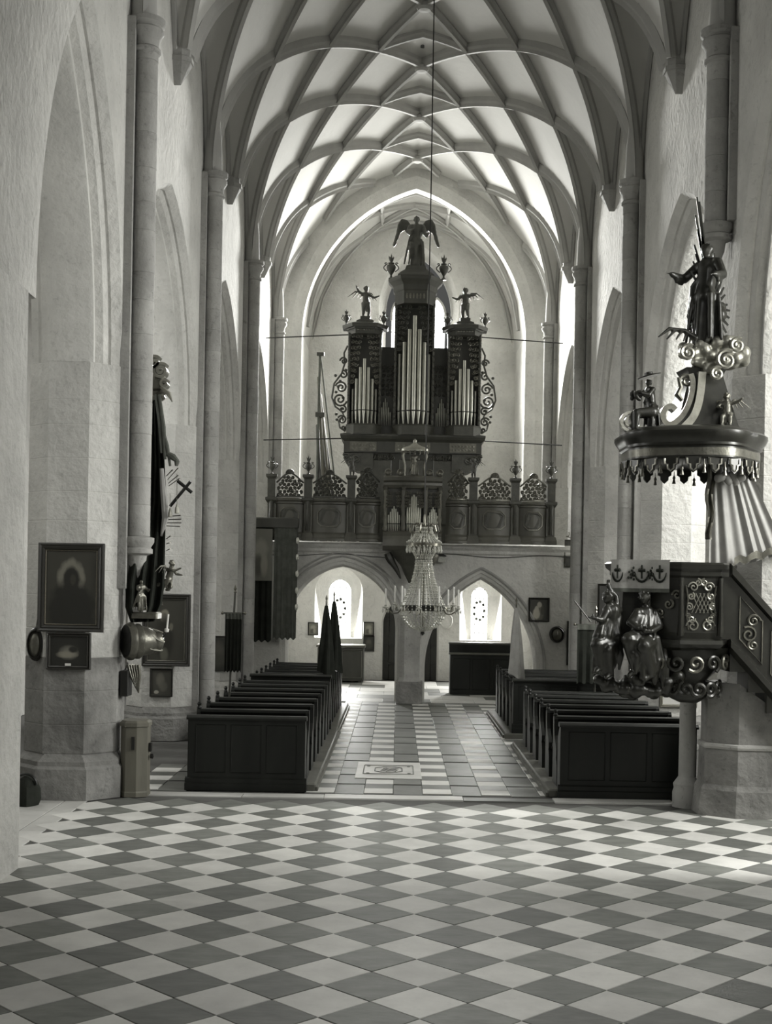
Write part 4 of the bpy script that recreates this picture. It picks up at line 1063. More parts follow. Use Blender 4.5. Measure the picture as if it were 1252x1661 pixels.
# case body between impost and tower tops
body = MB().box(OC-1.85, OC+1.87, OY+.35, OY+1.2, zc['imp'], oz(560))
body.build('back_case', OAK, og, smooth=False)
def tower_poly(cx_, hw, dep, y0):
    return [(cx_-hw, y0+.35), (cx_-hw, y0+.1), (cx_-hw*.55, y0-dep), (cx_+hw*.55, y0-dep), (cx_+hw, y0+.1), (cx_+hw, y0+.35)]
def scale_poly(p, cx_, cy_, s): return [(cx_+(x-cx_)*s, cy_+(y-cy_)*s) for x, y in p]
def tower(cx_, hw, dep, zt, zcor, name):
    base = tower_poly(cx_, hw, dep, OY); cy_ = OY+.2
    MB().loft([[(x, y, z) for x, y in scale_poly(base, cx_, cy_, s)] for s, z in ((1.04,zc['imp']),(1.04,zc['foot']-.04),(1.08,zc['foot']))]).build('tower_base', CARVED, og, smooth=False)
    # corner posts and back board leave the pipes in an open niche
    MB().prism([(cx_-hw, OY+.34), (cx_+hw, OY+.34), (cx_+hw, OY+.40), (cx_-hw, OY+.40)], zc['foot'], zt).build('back_board', OAK, og, smooth=False)
    for sx in (-1, 1):
        MB().box(*sorted((cx_+sx*hw, cx_+sx*(hw-.07))), OY+.02, OY+.36, zc['foot'], zt).build('tower_post', OAK, og, smooth=False)
        mb = MB()
        nn = int((zt-zc['foot'])/.16)
        for k in range(nn): mb.ball((cx_+sx*(hw-.035), OY+.0, zc['foot']+.08+.16*k), (.04,.03,.075), 6, 4)
        mb.build('carved_strip', CARVED, og)
    ent = [(1.02, zt-.06), (1.02, zt+(zcor-zt)*.45), (1.08, zt+(zcor-zt)*.5), (1.10, zt+(zcor-zt)*.72), (1.32, zcor-.05), (1.36, zcor), (1.36, zcor+.05), (1.1, zcor+.09)]
    MB().loft([[(x, y, z) for x, y in scale_poly(base, cx_, cy_, s)] for s, z in ent]).build('cornice', OAK, og, smooth=False)
    mb = MB()
    w2 = hw*.5
    for k in range(6): mb.ball((cx_-w2+2*w2*(k+.5)/6, OY-dep-.005, zt+(zcor-zt)*.22), (w2*.13,.02,(zcor-zt)*.13), 6, 4)
    mb.build('frieze', GILT_D, og)
def pipe(x, y, z0, zr, z1, r, parent):
    """flue pipe: conical foot, mouth with lips, cylindrical body"""
    p = MB().lathe([(r*.25, z0), (r*.98, zr-.02), (r, zr), (r, z1), (r*.9, z1+.005)], 10, TR((x, y, 0))).build('pipe', TIN, parent)
    return p
def pipe_set(cx_, hw, tops, y0, dep, z0, zr, r, parent):
    n = len(tops)
    for k, zt in enumerate(tops):
        t = (k+.5)/n*2-1
        y = y0-dep*(1-t*t)
        pipe(cx_+t*hw, y, z0, zr, zt, r, parent)
tower(OC, hwT, .30, zc['midTop'], zc['midCor'], 'mid')
tower(sxL, hwS, .24, zc['sideTop'], zc['sideCor'], 'side')
tower(sxR, hwS, .24, zc['sideTop'], zc['sideCor'], 'side')
pipe_set(OC, hwT-.08, [oz(y) for y in (574, 556, 536, 514, 536, 556, 574)], OY+.2, .34, zc['foot']+.01, zc['ring'], .058, og)
for cx_ in (sxL, sxR):
    pipe_set(cx_, hwS-.09, [oz(y) for y in (632, 616, 598, 584, 598, 616, 632)], OY+.2, .26, zc['foot']+.01, zc['ring'], .044, og)
    MB().tube([(cx_-(hwS-.07)+(hwS-.07)*2*k/8, OY+.2-.26*(1-(k/4-1)**2)-.05, zc['ring']) for k in range(9)], .014, 5).build('pipe_band', IRON, og)
MB().tube([(OC-(hwT-.07)+(hwT-.07)*2*k/8, OY+.2-.34*(1-(k/4-1)**2)-.065, zc['ring']) for k in range(9)], .016, 5).build('pipe_band', IRON, og)
for cx_ in (OC-.79, OC+.79):
    pipe_set(cx_, .17, [oz(y) for y in (668, 660, 652, 645, 652, 660, 668)], OY+.24, .02, zc['foot']+.01, zc['ring']-.02, .021, og)
    MB().box(cx_-.24, cx_+.24, OY+.28, OY+.36, zc['imp'], oz(600)).build('flat_board', OAK, og, smooth=False)
    mb = MB()
    def topf(x, c=cx_): return oz(575)
    for j in range(7):
        for i in range(4):
            x = cx_-.18+.12*i; z = oz(638)+.13*j
            if z < oz(650)+abs(x-cx_)*-1.6+.25 and False: continue
            mb.tube(spiral((x, OY+.26, z), .06, 1.3, (1 if (i+j) % 2 else -1,0,0), (0,0,1), i+j, 12), .014, 4)
    mb.build('pierced_carving', CARVED, og)
# carved shades over the pipes inside the towers
def shade(cx_, hw, ztop, zlow, y, sgn):
    mb = MB()
    if True:
        for j in range(9):
            z = ztop-(ztop-zlow)*j/9
            w_ = hw*(.15+.75*(1-j/9.0))
            for i in range(3):
                x = cx_+sgn*(hw-w_*(i+.5)/3)
                mb.tube(spiral((x, y, z), .06, 1.2, (sgn,0,0), (0,0,1), i*2+j, 12), .014, 4)
    return mb
for q_ in (-1, 1): shade(OC, hwT-.07, zc['midTop']-.1, oz(575), OY+.02, q_).build('pipe_shade', CARVED, og)
for q_ in (-1, 1): shade(sxL, hwS-.07, zc['sideTop']-.1, oz(630), OY+.02, q_).build('pipe_shade', GILT_D, og)
for q_ in (-1, 1): shade(sxR, hwS-.07, zc['sideTop']-.1, oz(630), OY+.02, q_).build('pipe_shade', GILT_D, og)
# pierced wings at both flanks
for sgn in (-1, 1):
    xe = (sxL-hwS) if sgn < 0 else (sxR+hwS)
    mb = MB()
    for (dz, rr, st, tn) in ((585,.11,0,1.4),(607,.12,1.5,1.3),(628,.17,.2,1.7),(648,.20,3.4,1.7),(664,.12,1,1.4),(681,.13,.4,1.6),(694,.08,2.5,1.3)):
        mb.tube(spiral((xe+sgn*(rr*.95+.02), OY+.25, oz(dz)), rr, tn, (sgn,0,0), (0,0,1), st, 26), .028, 5)
    mb.tube([(xe+sgn*w_, OY+.25, oz(y)) for w_, y in ((.02,560),(.12,572),(.10,590),(.18,606),(.38,622),(.44,645),(.34,660),(.14,668),(.10,674),(.24,684),(.20,694),(.04,700))], .028, 5)
    for k in range(10):
        mb.ball((xe+sgn*(.06+.30*abs(math.sin(k*1.3))), OY+.25, oz(600+9*k)), .045, 6, 4)
    mb.build('pierced_wing', CARVED, og)
# finials, urns, statues on the towers
zt_m = zc['midCor']+.09; zt_s = zc['sideCor']+.09
def urn_o(x, z, h, label): urn((x, OY+.05, z), h, label, CARVED, 'urns on the organ towers')
urn_o(ox(631.5), zt_m-.06, .72, 'carved urn on the middle organ tower, toward the painting side')
urn_o(ox(717), zt_m-.06, .72, 'carved urn on the middle organ tower, toward the pulpit side')
urn_o(ox(560), zt_s-.05, .46, 'small urn on the outer corner of the organ tower above the poles')
urn_o(ox(621), zt_s-.05, .46, 'small urn on the inner corner of the organ tower above the poles')
urn_o(ox(724.5), zt_s-.05, .46, 'small urn on the inner corner of the pulpit side organ tower')
urn_o(ox(785.5), zt_s-.05, .46, 'small urn on the outer corner of the pulpit side organ tower')
for cx_ in (sxL, sxR):
    MB().loft([[(cx_+sx*q, OY+.05+sy*q, z) for sx, sy in ((-1,-1),(1,-1),(1,1),(-1,1))] for q, z in ((.26,zt_s-.03),(.24,zt_s+.06),(.14,zt_s+.12),(.14,zt_s+.2))]).build('pedestal', OAK, og, smooth=False)
MB().loft([[(OC+sx*q, OY+.05+sy*q, z) for sx, sy in ((-1,-1),(1,-1),(1,1),(-1,1))] for q, z in ((.5,zt_m-.03),(.42,zt_m+.06),(.3,zt_m+.16),(.26,zt_m+.28))]).build('pedestal', OAK, og, smooth=False)
putto('cherub_statue', (sxL, OY+.05, zt_s+.2), .86, (.5,-1,0), [[(-.14,.02,.06),(-.10,.05,.13)], [(.12,.10,-.10),(.10,.14,.04)]], [[(-.01,.02,-.2),(0,-.03,-.2)], [(.03,.05,-.19),(.01,-.08,-.19)]], 'winged cherub with a raised arm on the organ tower above the poles', 'statue')
putto('cherub_statue', (sxR, OY+.05, zt_s+.2), .86, (-.6,-1,0), [[(-.12,.10,-.10),(-.08,.14,.03)], [(.14,.02,.0),(.12,.05,-.02)]], [[(-.01,.02,-.2),(0,-.03,-.2)], [(.03,.05,-.19),(.01,-.06,-.19)]], 'winged cherub with spread arms on the pulpit side organ tower', 'statue')
r = thing('angel_statue', (OC, OY+.05, zt_m+.28), 'robed angel with drooping spread wings crowning the organ', 'statue')
mb = robed(MB(), 1.42, (0,-1,0), [[(-.04,.10,-.13),(.09,.10,.02)], [(.05,.08,-.16),(.05,.10,-.02)]])
carve('body', CARVED, r, mb, .022)
for k in (-1, 1):
    mb = MB(); root = Vector((k*.10, .10, 1.05))
    edge = [root, root+Vector((k*.17,.03,.26)), root+Vector((k*.30,.03,.30)), root+Vector((k*.38,.03,.18)), root+Vector((k*.43,.03,-.10)), root+Vector((k*.52,.03,-.40))]
    for i in range(len(edge)-1): cap(mb, edge[i], edge[i+1], .05, .045)
    for i in range(9):
        t = i/8*4.2; j = min(4, int(t)); p = edge[j].lerp(edge[j+1], t-j)
        cap(mb, p, p+Vector((k*(-.10+.12*i/8), 0, -.34+.02*i)), .055, .03)
    carve('wing', CARVED, r, mb, .022)
# tie rods to the walls
for sgn, xa in ((-1, -4.1), (1, 4.1)):
    for zz in (oz(538), oz(709)):
        r = thing('tie_rod', (sgn*1.9, OY+.6, zz), 'thin iron %s tie rod from the organ to the wall on the %s side' % ('upper' if zz > 9 else 'lower', 'painting' if sgn < 0 else 'pulpit'), 'rod')
        MB().tube([(sgn*1.85, OY+.6, zz), (sgn*4.3, 36.6, zz-.02)], .018, 5).build('bar', IRON, r)

# ================================================================== SMALL ORGAN IN THE PARAPET
RY = 32.25
rp = thing('small_organ', (OC, RY, 3.95), 'small gilded pipe organ case projecting from the middle of the gallery parapet', 'organ')
rz_ = lambda y: at(668, y, RY).z
rxx = lambda x: at(x, 830, RY).x
xL, xR = rxx(624), rxx(714); xm = (xL+xR)/2
MB().box(xL+.05, xR-.05, RY+.12, RY+.60, rz_(888), rz_(790)).build('case', OAK, rp, smooth=False)
bow = lambda x, d: RY+.1-d*(1-((x-xm)/((xR-xL)/2))**2)
for prof, nm_ in (((rz_(792),.0),(rz_(787),.06),(rz_(783),.06),(rz_(780),.14),(rz_(775),.16),(rz_(772),.10)), 'cornice'), (((rz_(893),.02),(rz_(886),.12),(rz_(876),.12),(rz_(870),.08),(rz_(865),.10),(rz_(861),.0)), 'base'):
    MB().loft([[(xL-.04+(xR-xL+.08)*k/20, bow(xL+(xR-xL)*k/20, .12)-d, z) for k in range(21)] + [(xR+.04, RY+.5, z), (xL-.04, RY+.5, z)] for z, d in prof]).build(nm_, OAK2, rp, ang=25)
for x in (xL+.02, rxx(654), rxx(690), xR-.02):
    big = x in (xL+.02, xR-.02)
    MB().lathe([(.05,rz_(862)),(.075,rz_(858)),(.05,rz_(850)),(.07,rz_(842)),(.045,rz_(835)),(.06,rz_(822)),(.045,rz_(808)),(.07,rz_(798)),(.05,rz_(795)),(.08,rz_(790))], 10, TR((x, bow(x,.12)-.02, 0))).build('baluster', GILT_D if big else OAK2, rp)
for cx_, hw_, tops, r_ in ((rxx(639), .16, (836,831,826,822,826,831,836), .018), (rxx(671), .19, (822,812,806,803,806,812,822), .03), (rxx(702), .14, (836,831,826,822,826,831,836), .018)):
    pipe_set(cx_, hw_, [rz_(y) for y in tops], bow(cx_, .12)+.02, .05, rz_(863), rz_(850), r_, rp)
    MB().tube([(cx_-hw_, bow(cx_,.12)-.06, rz_(850)), (cx_+hw_, bow(cx_,.12)-.06, rz_(850))], .009, 4).build('pipe_band', IRON, rp)
    mb = MB()
    for sgn in (-1, 1):
        for j in range(5):
            for i in range(3):
                mb.tube(spiral((cx_+sgn*(hw_+.02-.05*i), bow(cx_,.12)-.06, rz_(800)-.085*j), .038, 1.3, (sgn,0,0), (0,0,1), i+j, 12), .010, 4)
    mb.build('pipe_shade', GILT_D, rp)
for x in (rxx(628), rxx(648), rxx(695), rxx(712)):
    MB().ball((x, RY, rz_(767)), (.09,.07,.10), 8, 6).tube(spiral((x, RY-.06, rz_(767)), .09, 1.5, (1,0,0), (0,0,1), 0, 16), .02, 5).build('carved_volute', GILT_D, rp)
# bust under a little canopy
r = thing('bust_shrine', (rxx(671), RY, rz_(772)), 'small figure under a fringed canopy on top of the small organ', 'statue')
mb = robed(MB(), .62, (0,-1,0), [[(-.05,.08,-.14),(.05,.10,.02)], [(.05,.08,-.14),(-.05,.10,.02)]])
carve('body', GILT_D, r, mb, .016, 2)
for k in (-1, 1): MB().tube([(k*.26,.02,0),(k*.24,0,.25),(k*.30,-.02,.5),(k*.25,-.03,.68)], [.04,.03,.04,.02], 6).build('side_scroll', GILT_D, r, local=True)
MB().lathe([(.34,.62),(.34,.68),(.30,.72),(.18,.76),(.10,.80),(.04,.84),(.05,.90),(.0,.95)], 16, sq=.6).build('canopy', GILT, r, local=True)
mb = MB()
for k in range(16):
    a = 2*PI*k/16; mb.tube([(.33*math.cos(a), .2*math.sin(a), .63), (.33*math.cos(a), .2*math.sin(a), .56)], [.03,.012], 5)
mb.build('fringe', GILT_D, r, local=True)
# corbel below
MB().loft([[(xm+(x)*s_, RY+.15+y*s_, z) for x, y in ((-.55,-.25),(-.3,-.38),(.3,-.38),(.55,-.25),(.55,.3),(-.55,.3))] for s_, z in ((1.0,rz_(893)),(.8,rz_(905)),(.5,rz_(918)),(.35,rz_(930)),(.12,rz_(946)))]).build('corbel', CARVED, rp, ang=60)
for k in (-1, 1):
    MB().tube([(xm+k*(.62-.05*t), RY-.02, rz_(898)-.09*t-.02*math.sin(t)) for t in range(8)], [.09,.11,.10,.08,.07,.06,.04,.02], 7).build('scroll', BRONZE if k < 0 else GILT_D, rp)
# leaning poles stored on the loft
r = thing('pole_bundle', (at(526,768,37.5).x, 37.5, 4.12), 'bundle of poles and a ladder rail leaning beside the organ', 'poles')
for (x0, y0, x1, y1, rr, m_) in ((514,780,519,577,.035,CLOTH_M),(524,780,517,612,.05,WOODG),(533,780,520,640,.04,WOODG),(543,780,520,578,.025,CLOTH_M),(519,780,516,690,.07,OAK),(528,780,519,670,.06,WOODG),(537,780,523,668,.035,OAK)):
    p_, q_ = at(x0, y0, 37.1), at(x1, y1, 38.4); p_ = p_+(p_-q_)*((p_.z-4.125)/(q_.z-p_.z))
    MB().tube([p_, q_], rr, 7).build('pole', m_, r)
a_, b_ = at(514, 575, 38.4), at(526, 575, 38.4)
MB().box(a_.x, b_.x, 38.34, 38.44, a_.z-.04, a_.z+.06).build('crosspiece', OAK, r, smooth=False)
a_, b_ = at(512, 674, 37.9), at(527, 674, 37.9)
MB().bev(a_.x, b_.x, 37.7, 37.9, a_.z-.05, a_.z+.08, .01).build('binding', OAK, r)
# ================================================================== CHANDELIER
CHY = 22.0
cc = at(686, 985, CHY)
ch = thing('chandelier', (cc.x, CHY, 2.25), 'large crystal chandelier with bead strands and white candles hanging over the aisle', 'chandelier')
zr = 2.63; X0 = cc.x
def ring_tube(R, z, r, n=28): return MB().tube([(X0+R*math.cos(2*PI*k/n), CHY+R*math.sin(2*PI*k/n), z) for k in range(n+1)], r, 6)
def band(R, z0, z1, n=28):
    return MB().loft([[(X0+(R+d)*math.cos(2*PI*k/n), CHY+(R+d)*math.sin(2*PI*k/n), z) for k in range(n)] for z, d in ((z0,-.02),(z0,.0),(z1,.0),(z1,-.02))], True, False)
band(.385, zr-.045, zr+.045).build('main_ring', BRONZE, ch)
band(.14, 3.42, 3.47).build('neck_ring', BRONZE, ch)
band(.30, 3.70, 3.75).build('crown_ring', BRASS, ch)
def beads(path, r, parent, name='bead_strand'):
    mb = MB()
    for k, p in enumerate(path):
        q = r*(1.0 if k % 2 else .7)
        mb.add([(p[0]+q,p[1],p[2]),(p[0],p[1]+q,p[2]),(p[0]-q,p[1],p[2]),(p[0],p[1]-q,p[2]),(p[0],p[1],p[2]+q*1.2),(p[0],p[1],p[2]-q*1.2)], [(0,1,4),(1,2,4),(2,3,4),(3,0,4),(1,0,5),(2,1,5),(3,2,5),(0,3,5)])
    me = mb.mesh(name, smooth=False); return me
n = 30
up_path = [(.14+.245*(1-t/26)**1.7, 0, .03+(3.42-zr)*t/26) for t in range(27)]
bowl_path = [(.385*math.cos(PI/2*t/11*.93), 0, -.36*math.sin(PI/2*t/11)) for t in range(12)]
crown_path = [(.30-.17*math.sin(PI/2*t/9), 0, .04+.24*(t/9)**1.3) for t in range(10)]
low_path = [(.14+.16*(t/9)**1.5, 0, .02+.22*t/9) for t in range(10)]
for pth, z, rr, nm_ in ((up_path, zr, .020, 'bead_strand'), (bowl_path, zr-.02, .024, 'bead_strand'), (crown_path, 3.73, .022, 'bead_strand'), (low_path, 3.46, .014, 'bead_strand')):
    me = beads(pth, rr, ch); me.materials.append(CRYST)
    for k in range(n):
        o = link(nm_, me, None, ch, (0, 0, z-2.25)); o.rotation_euler[2] = 2*PI*(k+.3*(z > 3))/n
def drop_mesh(s):
    mb = MB().lathe([(.0,0),(.008*s,-.02*s),(.02*s,-.07*s),(.013*s,-.10*s),(.0,-.125*s)], 6)
    me = mb.mesh('drop', smooth=False); me.materials.append(CRYST); return me
dm = drop_mesh(1.0)
for R, z, n_, s_ in ((.30, 3.70, 20, 1.0), (.31, 3.74, 0, 1), (.14, 3.42, 12, .9), (.39, zr-.04, 24, .8)):
    for k in range(n_):
        a = 2*PI*k/n_; o = link('crystal_drop', dm, None, ch, (R*math.cos(a), R*math.sin(a), z-2.25)); o.scale = (s_,)*3
MB().lathe([(.07,2.28),(.055,2.24),(.03,2.22),(.04,2.19),(.0,2.15)], 12, TR((X0, CHY, 0))).build('bottom_boss', BRONZE, ch)
MB().lathe([(.012,2.3),(.012,3.4),(.03,3.45),(.02,3.6),(.05,3.8),(.03,3.95),(.06,4.02),(.02,4.1),(.012,4.25)], 10, TR((X0, CHY, 0))).build('stem', BRASS, ch)
for k in range(10):
    a = 2*PI*k/10; ca, sa = math.cos(a), math.sin(a)
    mb = MB().tube([(X0+ca*r_, CHY+sa*r_, z) for r_, z in ((.03,3.98),(.14,4.10),(.22,4.06),(.25,3.96),(.22,3.92))], .012, 5)
    pl_ = mb.build('crown_plume', BRASS, ch)
    o = link('crystal_drop', dm, None, ch, (ca*.22, sa*.22, 3.92-2.25))
for k in range(10):
    a = 2*PI*(k+.3)/10; ca, sa = math.cos(a), math.sin(a)
    R_ = .66 if k % 2 else .54; dz = .0 if k % 2 else .05
    arm = MB().tube([(X0+ca*r_, CHY+sa*r_, z+dz) for r_, z in ((.37,zr),(.44,zr-.09),(.52,zr-.10),(R_-.03,zr-.04),(R_,zr-.0))], .013, 6).build('arm', BRASS, ch)
    px_, py_ = X0+ca*R_, CHY+sa*R_
    MB().lathe([(.012,zr-.02+dz),(.05,zr+dz),(.055,zr+.012+dz),(.02,zr+.02+dz),(.022,zr+.05+dz)], 10, TR((px_, py_, 0))).build('drip_pan', CRYST, arm)
    MB().lathe([(.0145,zr+.03+dz),(.0145,zr+.32+dz),(.0,zr+.335+dz)], 8, TR((px_, py_, 0))).build('candle', WAX, arm)
    for j in range(4):
        b = j*PI/2; o = link('crystal_drop', dm, None, arm, (ca*R_+.045*math.cos(b), sa*R_+.045*math.sin(b), zr+dz-2.25)); o.scale = (.8,)*3
MB().tube([(X0, CHY, 4.2), (X0+.01, CHY, 10), (X0, CHY, vault_z(X0, CHY)-.02)], .011, 5).build('suspension_rod', IRON, ch)

# ================================================================== PULPIT
pu = thing('pulpit', (3.62, 17.2, 1.45), 'dark carved baroque pulpit with gilded scrolls and a descending stair', 'pulpit')
PPL = [(3.88,16.68),(3.36,16.68),(2.98,16.95),(2.64,17.05),(2.55,17.45),(2.75,17.8),(3.9,17.85),(4.2,17.3)]
pc = (3.45, 17.25)
def pring(s_, z, dx=0): return [(pc[0]+dx*(1-s_)+(x-pc[0])*s_, pc[1]+(y-pc[1])*s_, z) for x, y in PPL][::-1]
MB().loft([pring(1.0,2.36), pring(1.04,2.46), pring(.98,2.8), pring(.95,3.2)]).build('basket', BRONZE, pu, smooth=False)
MB().loft([pring(.96,3.18), pring(1.0,3.21), pring(1.0,3.26), pring(1.06,3.30), pring(1.08,3.36), pring(1.04,3.385)]).build('rim', BRONZE, pu, smooth=False)
MB().loft([pring(.9,2.22), pring(1.02,2.26), pring(1.08,2.31), pring(1.06,2.36), pring(1.0,2.385)]).build('lower_molding', BRONZE, pu, smooth=False)
mb = MB()
def bulb(s_, z): return [(3.62+(x-3.45)*s_, 17.2+(y-17.25)*s_, z) for x, y in PPL][::-1]
MB().loft([bulb(.16,1.50), bulb(.30,1.56), bulb(.36,1.70), bulb(.30,1.80), bulb(.52,1.95), bulb(.74,2.12), bulb(.88,2.26)]).build('hanging_bulb', BRONZE, pu, ang=70)
for k in range(7):
    a = PI+PI*(k+.5)/7
    MB().tube(spiral((3.62+.36*math.cos(a), 17.1+.42*math.sin(a), 1.72), .11, 1.5, (math.cos(a+PI/2),math.sin(a+PI/2),0), (0,0,1), k, 18), .028, 6).build('bulb_scroll', BRONZE, pu)
    MB().tube(spiral((3.55+.55*math.cos(a), 17.05+.45*math.sin(a), 2.06), .12, 1.4, (math.cos(a+PI/2),math.sin(a+PI/2),0), (0,0,1), k*1.3, 18), .024, 6).build('bulb_scroll', GILT_D if k % 2 else BRONZE, pu)
# gilded ornament of the front panel: lattice between scrolls
yf = 16.66
mb = MB()
for k in range(5):
    mb.tube([(3.50+.05*k, yf, 2.72), (3.50+.05*k+.12, yf, 2.98)], .006, 4); mb.tube([(3.62-.12+.05*k, yf, 2.98), (3.62+.05*k, yf, 2.72)], .006, 4)
mb.build('lattice', GILT, pu)
for sx in (-1, 1):
    for (dx, z, r_, st) in ((.10,3.06,.07,0),(.13,2.94,.05,2),(.15,2.80,.05,1),(.12,2.64,.05,3),(.10,2.55,.09,0),(.04,3.12,.05,1.5),(.16,2.68,.035,0)):
        MB().tube(spiral((3.62+sx*dx, yf, z), r_, 1.5, (sx,0,0), (0,0,1), st, 22), .013, 5).build('gilded_scroll', GILT if r_ > .045 else GILT_D, pu)
    MB().tube([(3.62+sx*.16, yf, 2.5), (3.62+sx*.19, yf, 2.7), (3.62+sx*.17, yf, 2.9), (3.62+sx*.20, yf, 3.08)], .012, 5).build('gilded_scroll', GILT_D, pu)
for (x, y) in PPL[:3]:
    MB().tube([(x, y-.02, 2.42), (x, y-.045, 2.7), (x, y-.03, 3.0), (x, y-.02, 3.18)], [.045,.035,.03,.035], 8).build('corner_strip', BRONZE, pu)
for k in range(4):
    t = (k+.5)/4; MB().tube(spiral((3.36-.38*t, 16.66+.27*t, 2.95-.12*k), .07, 1.4, (-.8,.57,0), (0,0,1), k*2, 18), .016, 5).build('gilded_scroll', GILT_D, pu)
# stair with sloping panelled parapet
sl = -1.08
def slope(x, z): return z+(x-4.02)*sl
mb = MB().loft([[(x, y, slope(x, z)) for y, z in ((16.70,2.38),(16.70,3.20),(16.76,3.20),(16.76,2.38))] for x in (3.90, 4.02, 5.9)], True, True)
mb.v = [(x, y, (z if x > 4.0 else z+(x-4.02)*-sl)) for x, y, z in mb.v]
st_ = mb.build('stair_parapet', BRONZE, pu, smooth=False)
for z0, z1, d in ((3.18,3.38,.07),(2.22,2.40,.06)):
    MB().loft([[(x, y, slope(x, z)) for y, z in ((16.70-d,z0+.06),(16.70-d,z1-.03),(16.72,z1),(16.80,z1),(16.80,z0))] for x in (4.02, 5.9)]).build('hand_rail' if z1 > 3 else 'string_rail', BRONZE, st_, smooth=False)
for k in range(3):
    xa, xb = 4.14+.42*k, 4.44+.42*k
    MB().tube([(xa,16.69,slope(xa,2.52)),(xb,16.69,slope(xb,2.52)),(xb,16.69,slope(xb,3.08)),(xa,16.69,slope(xa,3.08)),(xa,16.69,slope(xa,2.52))], .014, 5).build('panel_molding', GILT_D, st_)
    mb = MB()
    for j, (dz, r_) in enumerate(((2.92,.09),(2.74,.11),(2.60,.07))): mb.tube(spiral(((xa+xb)/2+.03*(-1)**j, 16.68, slope((xa+xb)/2, dz)), r_, 1.6, ((-1)**j,0,0), (0,0,1), j, 22), .016, 5)
    mb.build('gilded_leaf', GILT if k else GILT_D, st_)
for k in range(7):
    x = 4.05+.25*k; MB().box(x, x+.27, 16.8, 17.36, slope(x, 2.25)-.27, slope(x, 2.25)).build('step', OAK, pu, smooth=False)
MB().box(3.3, 4.2, 16.9, 17.6, 2.30, 2.36).build('basket_floor', OAK, pu, smooth=False)
# stone support of the stair
so = thing('stone_support', (4.42, 17.3, 0), 'dark eight-sided stone block carrying the pulpit stair', 'pillar', kind='structure')
def oct8(r, z): return [(4.46+r*math.cos(PI/8+k*PI/4), 17.32+r*.72*math.sin(PI/8+k*PI/4), z) for k in range(8)]
MB().loft([oct8(.78,0), oct8(.74,.35), oct8(.70,.42), oct8(.68,.90)]).build('lower_block', STONE_D, so, smooth=False)
MB().loft([oct8(.70,.90), oct8(.71,.93), oct8(.70,.96), oct8(.67,.97)]).build('ring', STONE, so, smooth=False)
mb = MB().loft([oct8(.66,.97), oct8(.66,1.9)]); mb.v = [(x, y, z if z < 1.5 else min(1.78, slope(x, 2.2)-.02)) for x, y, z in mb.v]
mb.build('upper_block', STONE_D, so, smooth=False)
sp = thing('support_column', (3.72, 17.72, 0), 'short round stone shaft with a moulded base under the pulpit', 'column', kind='structure')
MB().lathe([(.20,0),(.20,.20),(.18,.26),(.19,.32),(.12,.42)], 14, TR((3.72,17.72,0))).build('base', STONE, sp)
MB().lathe([(.12,.42),(.115,1.5),(.15,1.6),(.17,1.72),(.17,1.8)], 14, TR((3.72,17.72,0))).build('shaft', STONE, sp)
# embroidered cloth over the rim
cl = thing('pulpit_cloth', (2.9, 16.9, 3.39), 'pale embroidered cloth with dark cross emblems hung over the pulpit rim', 'cloth')
edge = [(3.20,16.70),(3.08,16.79),(2.96,16.87),(2.84,16.92),(2.72,16.96),(2.58,17.0),(2.50,17.1)]
def cloth_pt(t, z):
    k = min(int(t*6), 5); q = t*6-k; a, b = Vector(edge[k]), Vector(edge[k+1]); p = a.lerp(b, q)
    return (p.x-.02*math.sin(t*19)*(3.4-z), p.y-.05+.03*math.sin(t*22)*(3.4-z), z)
MB().sheet([[cloth_pt(t/30, z) for t in range(31)] for z in (3.40,3.30,3.2,3.1,3.03)], (0,.012,0)).build('panel', CLOTH_L, cl)
MB().sheet([[(lambda p: (p[0], p[1]-.006, p[2]))(cloth_pt(t/30, z)) for t in range(31)] for z in (3.03,2.98)], (0,.012,0)).build('border', CLOTH_M, cl)
MB().sheet([[(p[0]+.01, p[1]+dy, 3.40) for p in edge] for dy in (-.05, .12)], (0,0,.012)).build('top_fold', CLOTH_L, cl)
for t in (.16, .45, .86):
    b = Vector(cloth_pt(t, 3.22)); mb = MB(); o_ = Vector((0,-.012,0))
    ax = (Vector(cloth_pt(min(1,t+.05),3.22))-Vector(cloth_pt(t-.05,3.22))).normalized()
    mb.tube([b+o_+Vector((0,0,.12)), b+o_-Vector((0,0,.06))], .012, 4); mb.tube([b+o_+ax*.045+Vector((0,0,.05)), b+o_-ax*.045+Vector((0,0,.05))], [.022,.022], 4)
    mb.tube([b+o_+ax*(.09*math.cos(PI+PI*k/8))+Vector((0,0,.02+.12*math.sin(PI+PI*k/8))) for k in range(9)], [.006,.012,.014,.016,.016,.016,.014,.012,.006], 4)
    mb.build('emblem', CLOTH_D, cl)
for t in (.30, .62):
    b = Vector(cloth_pt(t, 3.22)); mb = MB()
    for k in range(14): mb.ball(b+Vector((.07*math.cos(k*2.4)*(k/14), -.012, .11*math.sin(k*2.4)*(k/14))), (.018,.006,.018), 5, 4)
    mb.build('flower_motif', CLOTH_D, cl)
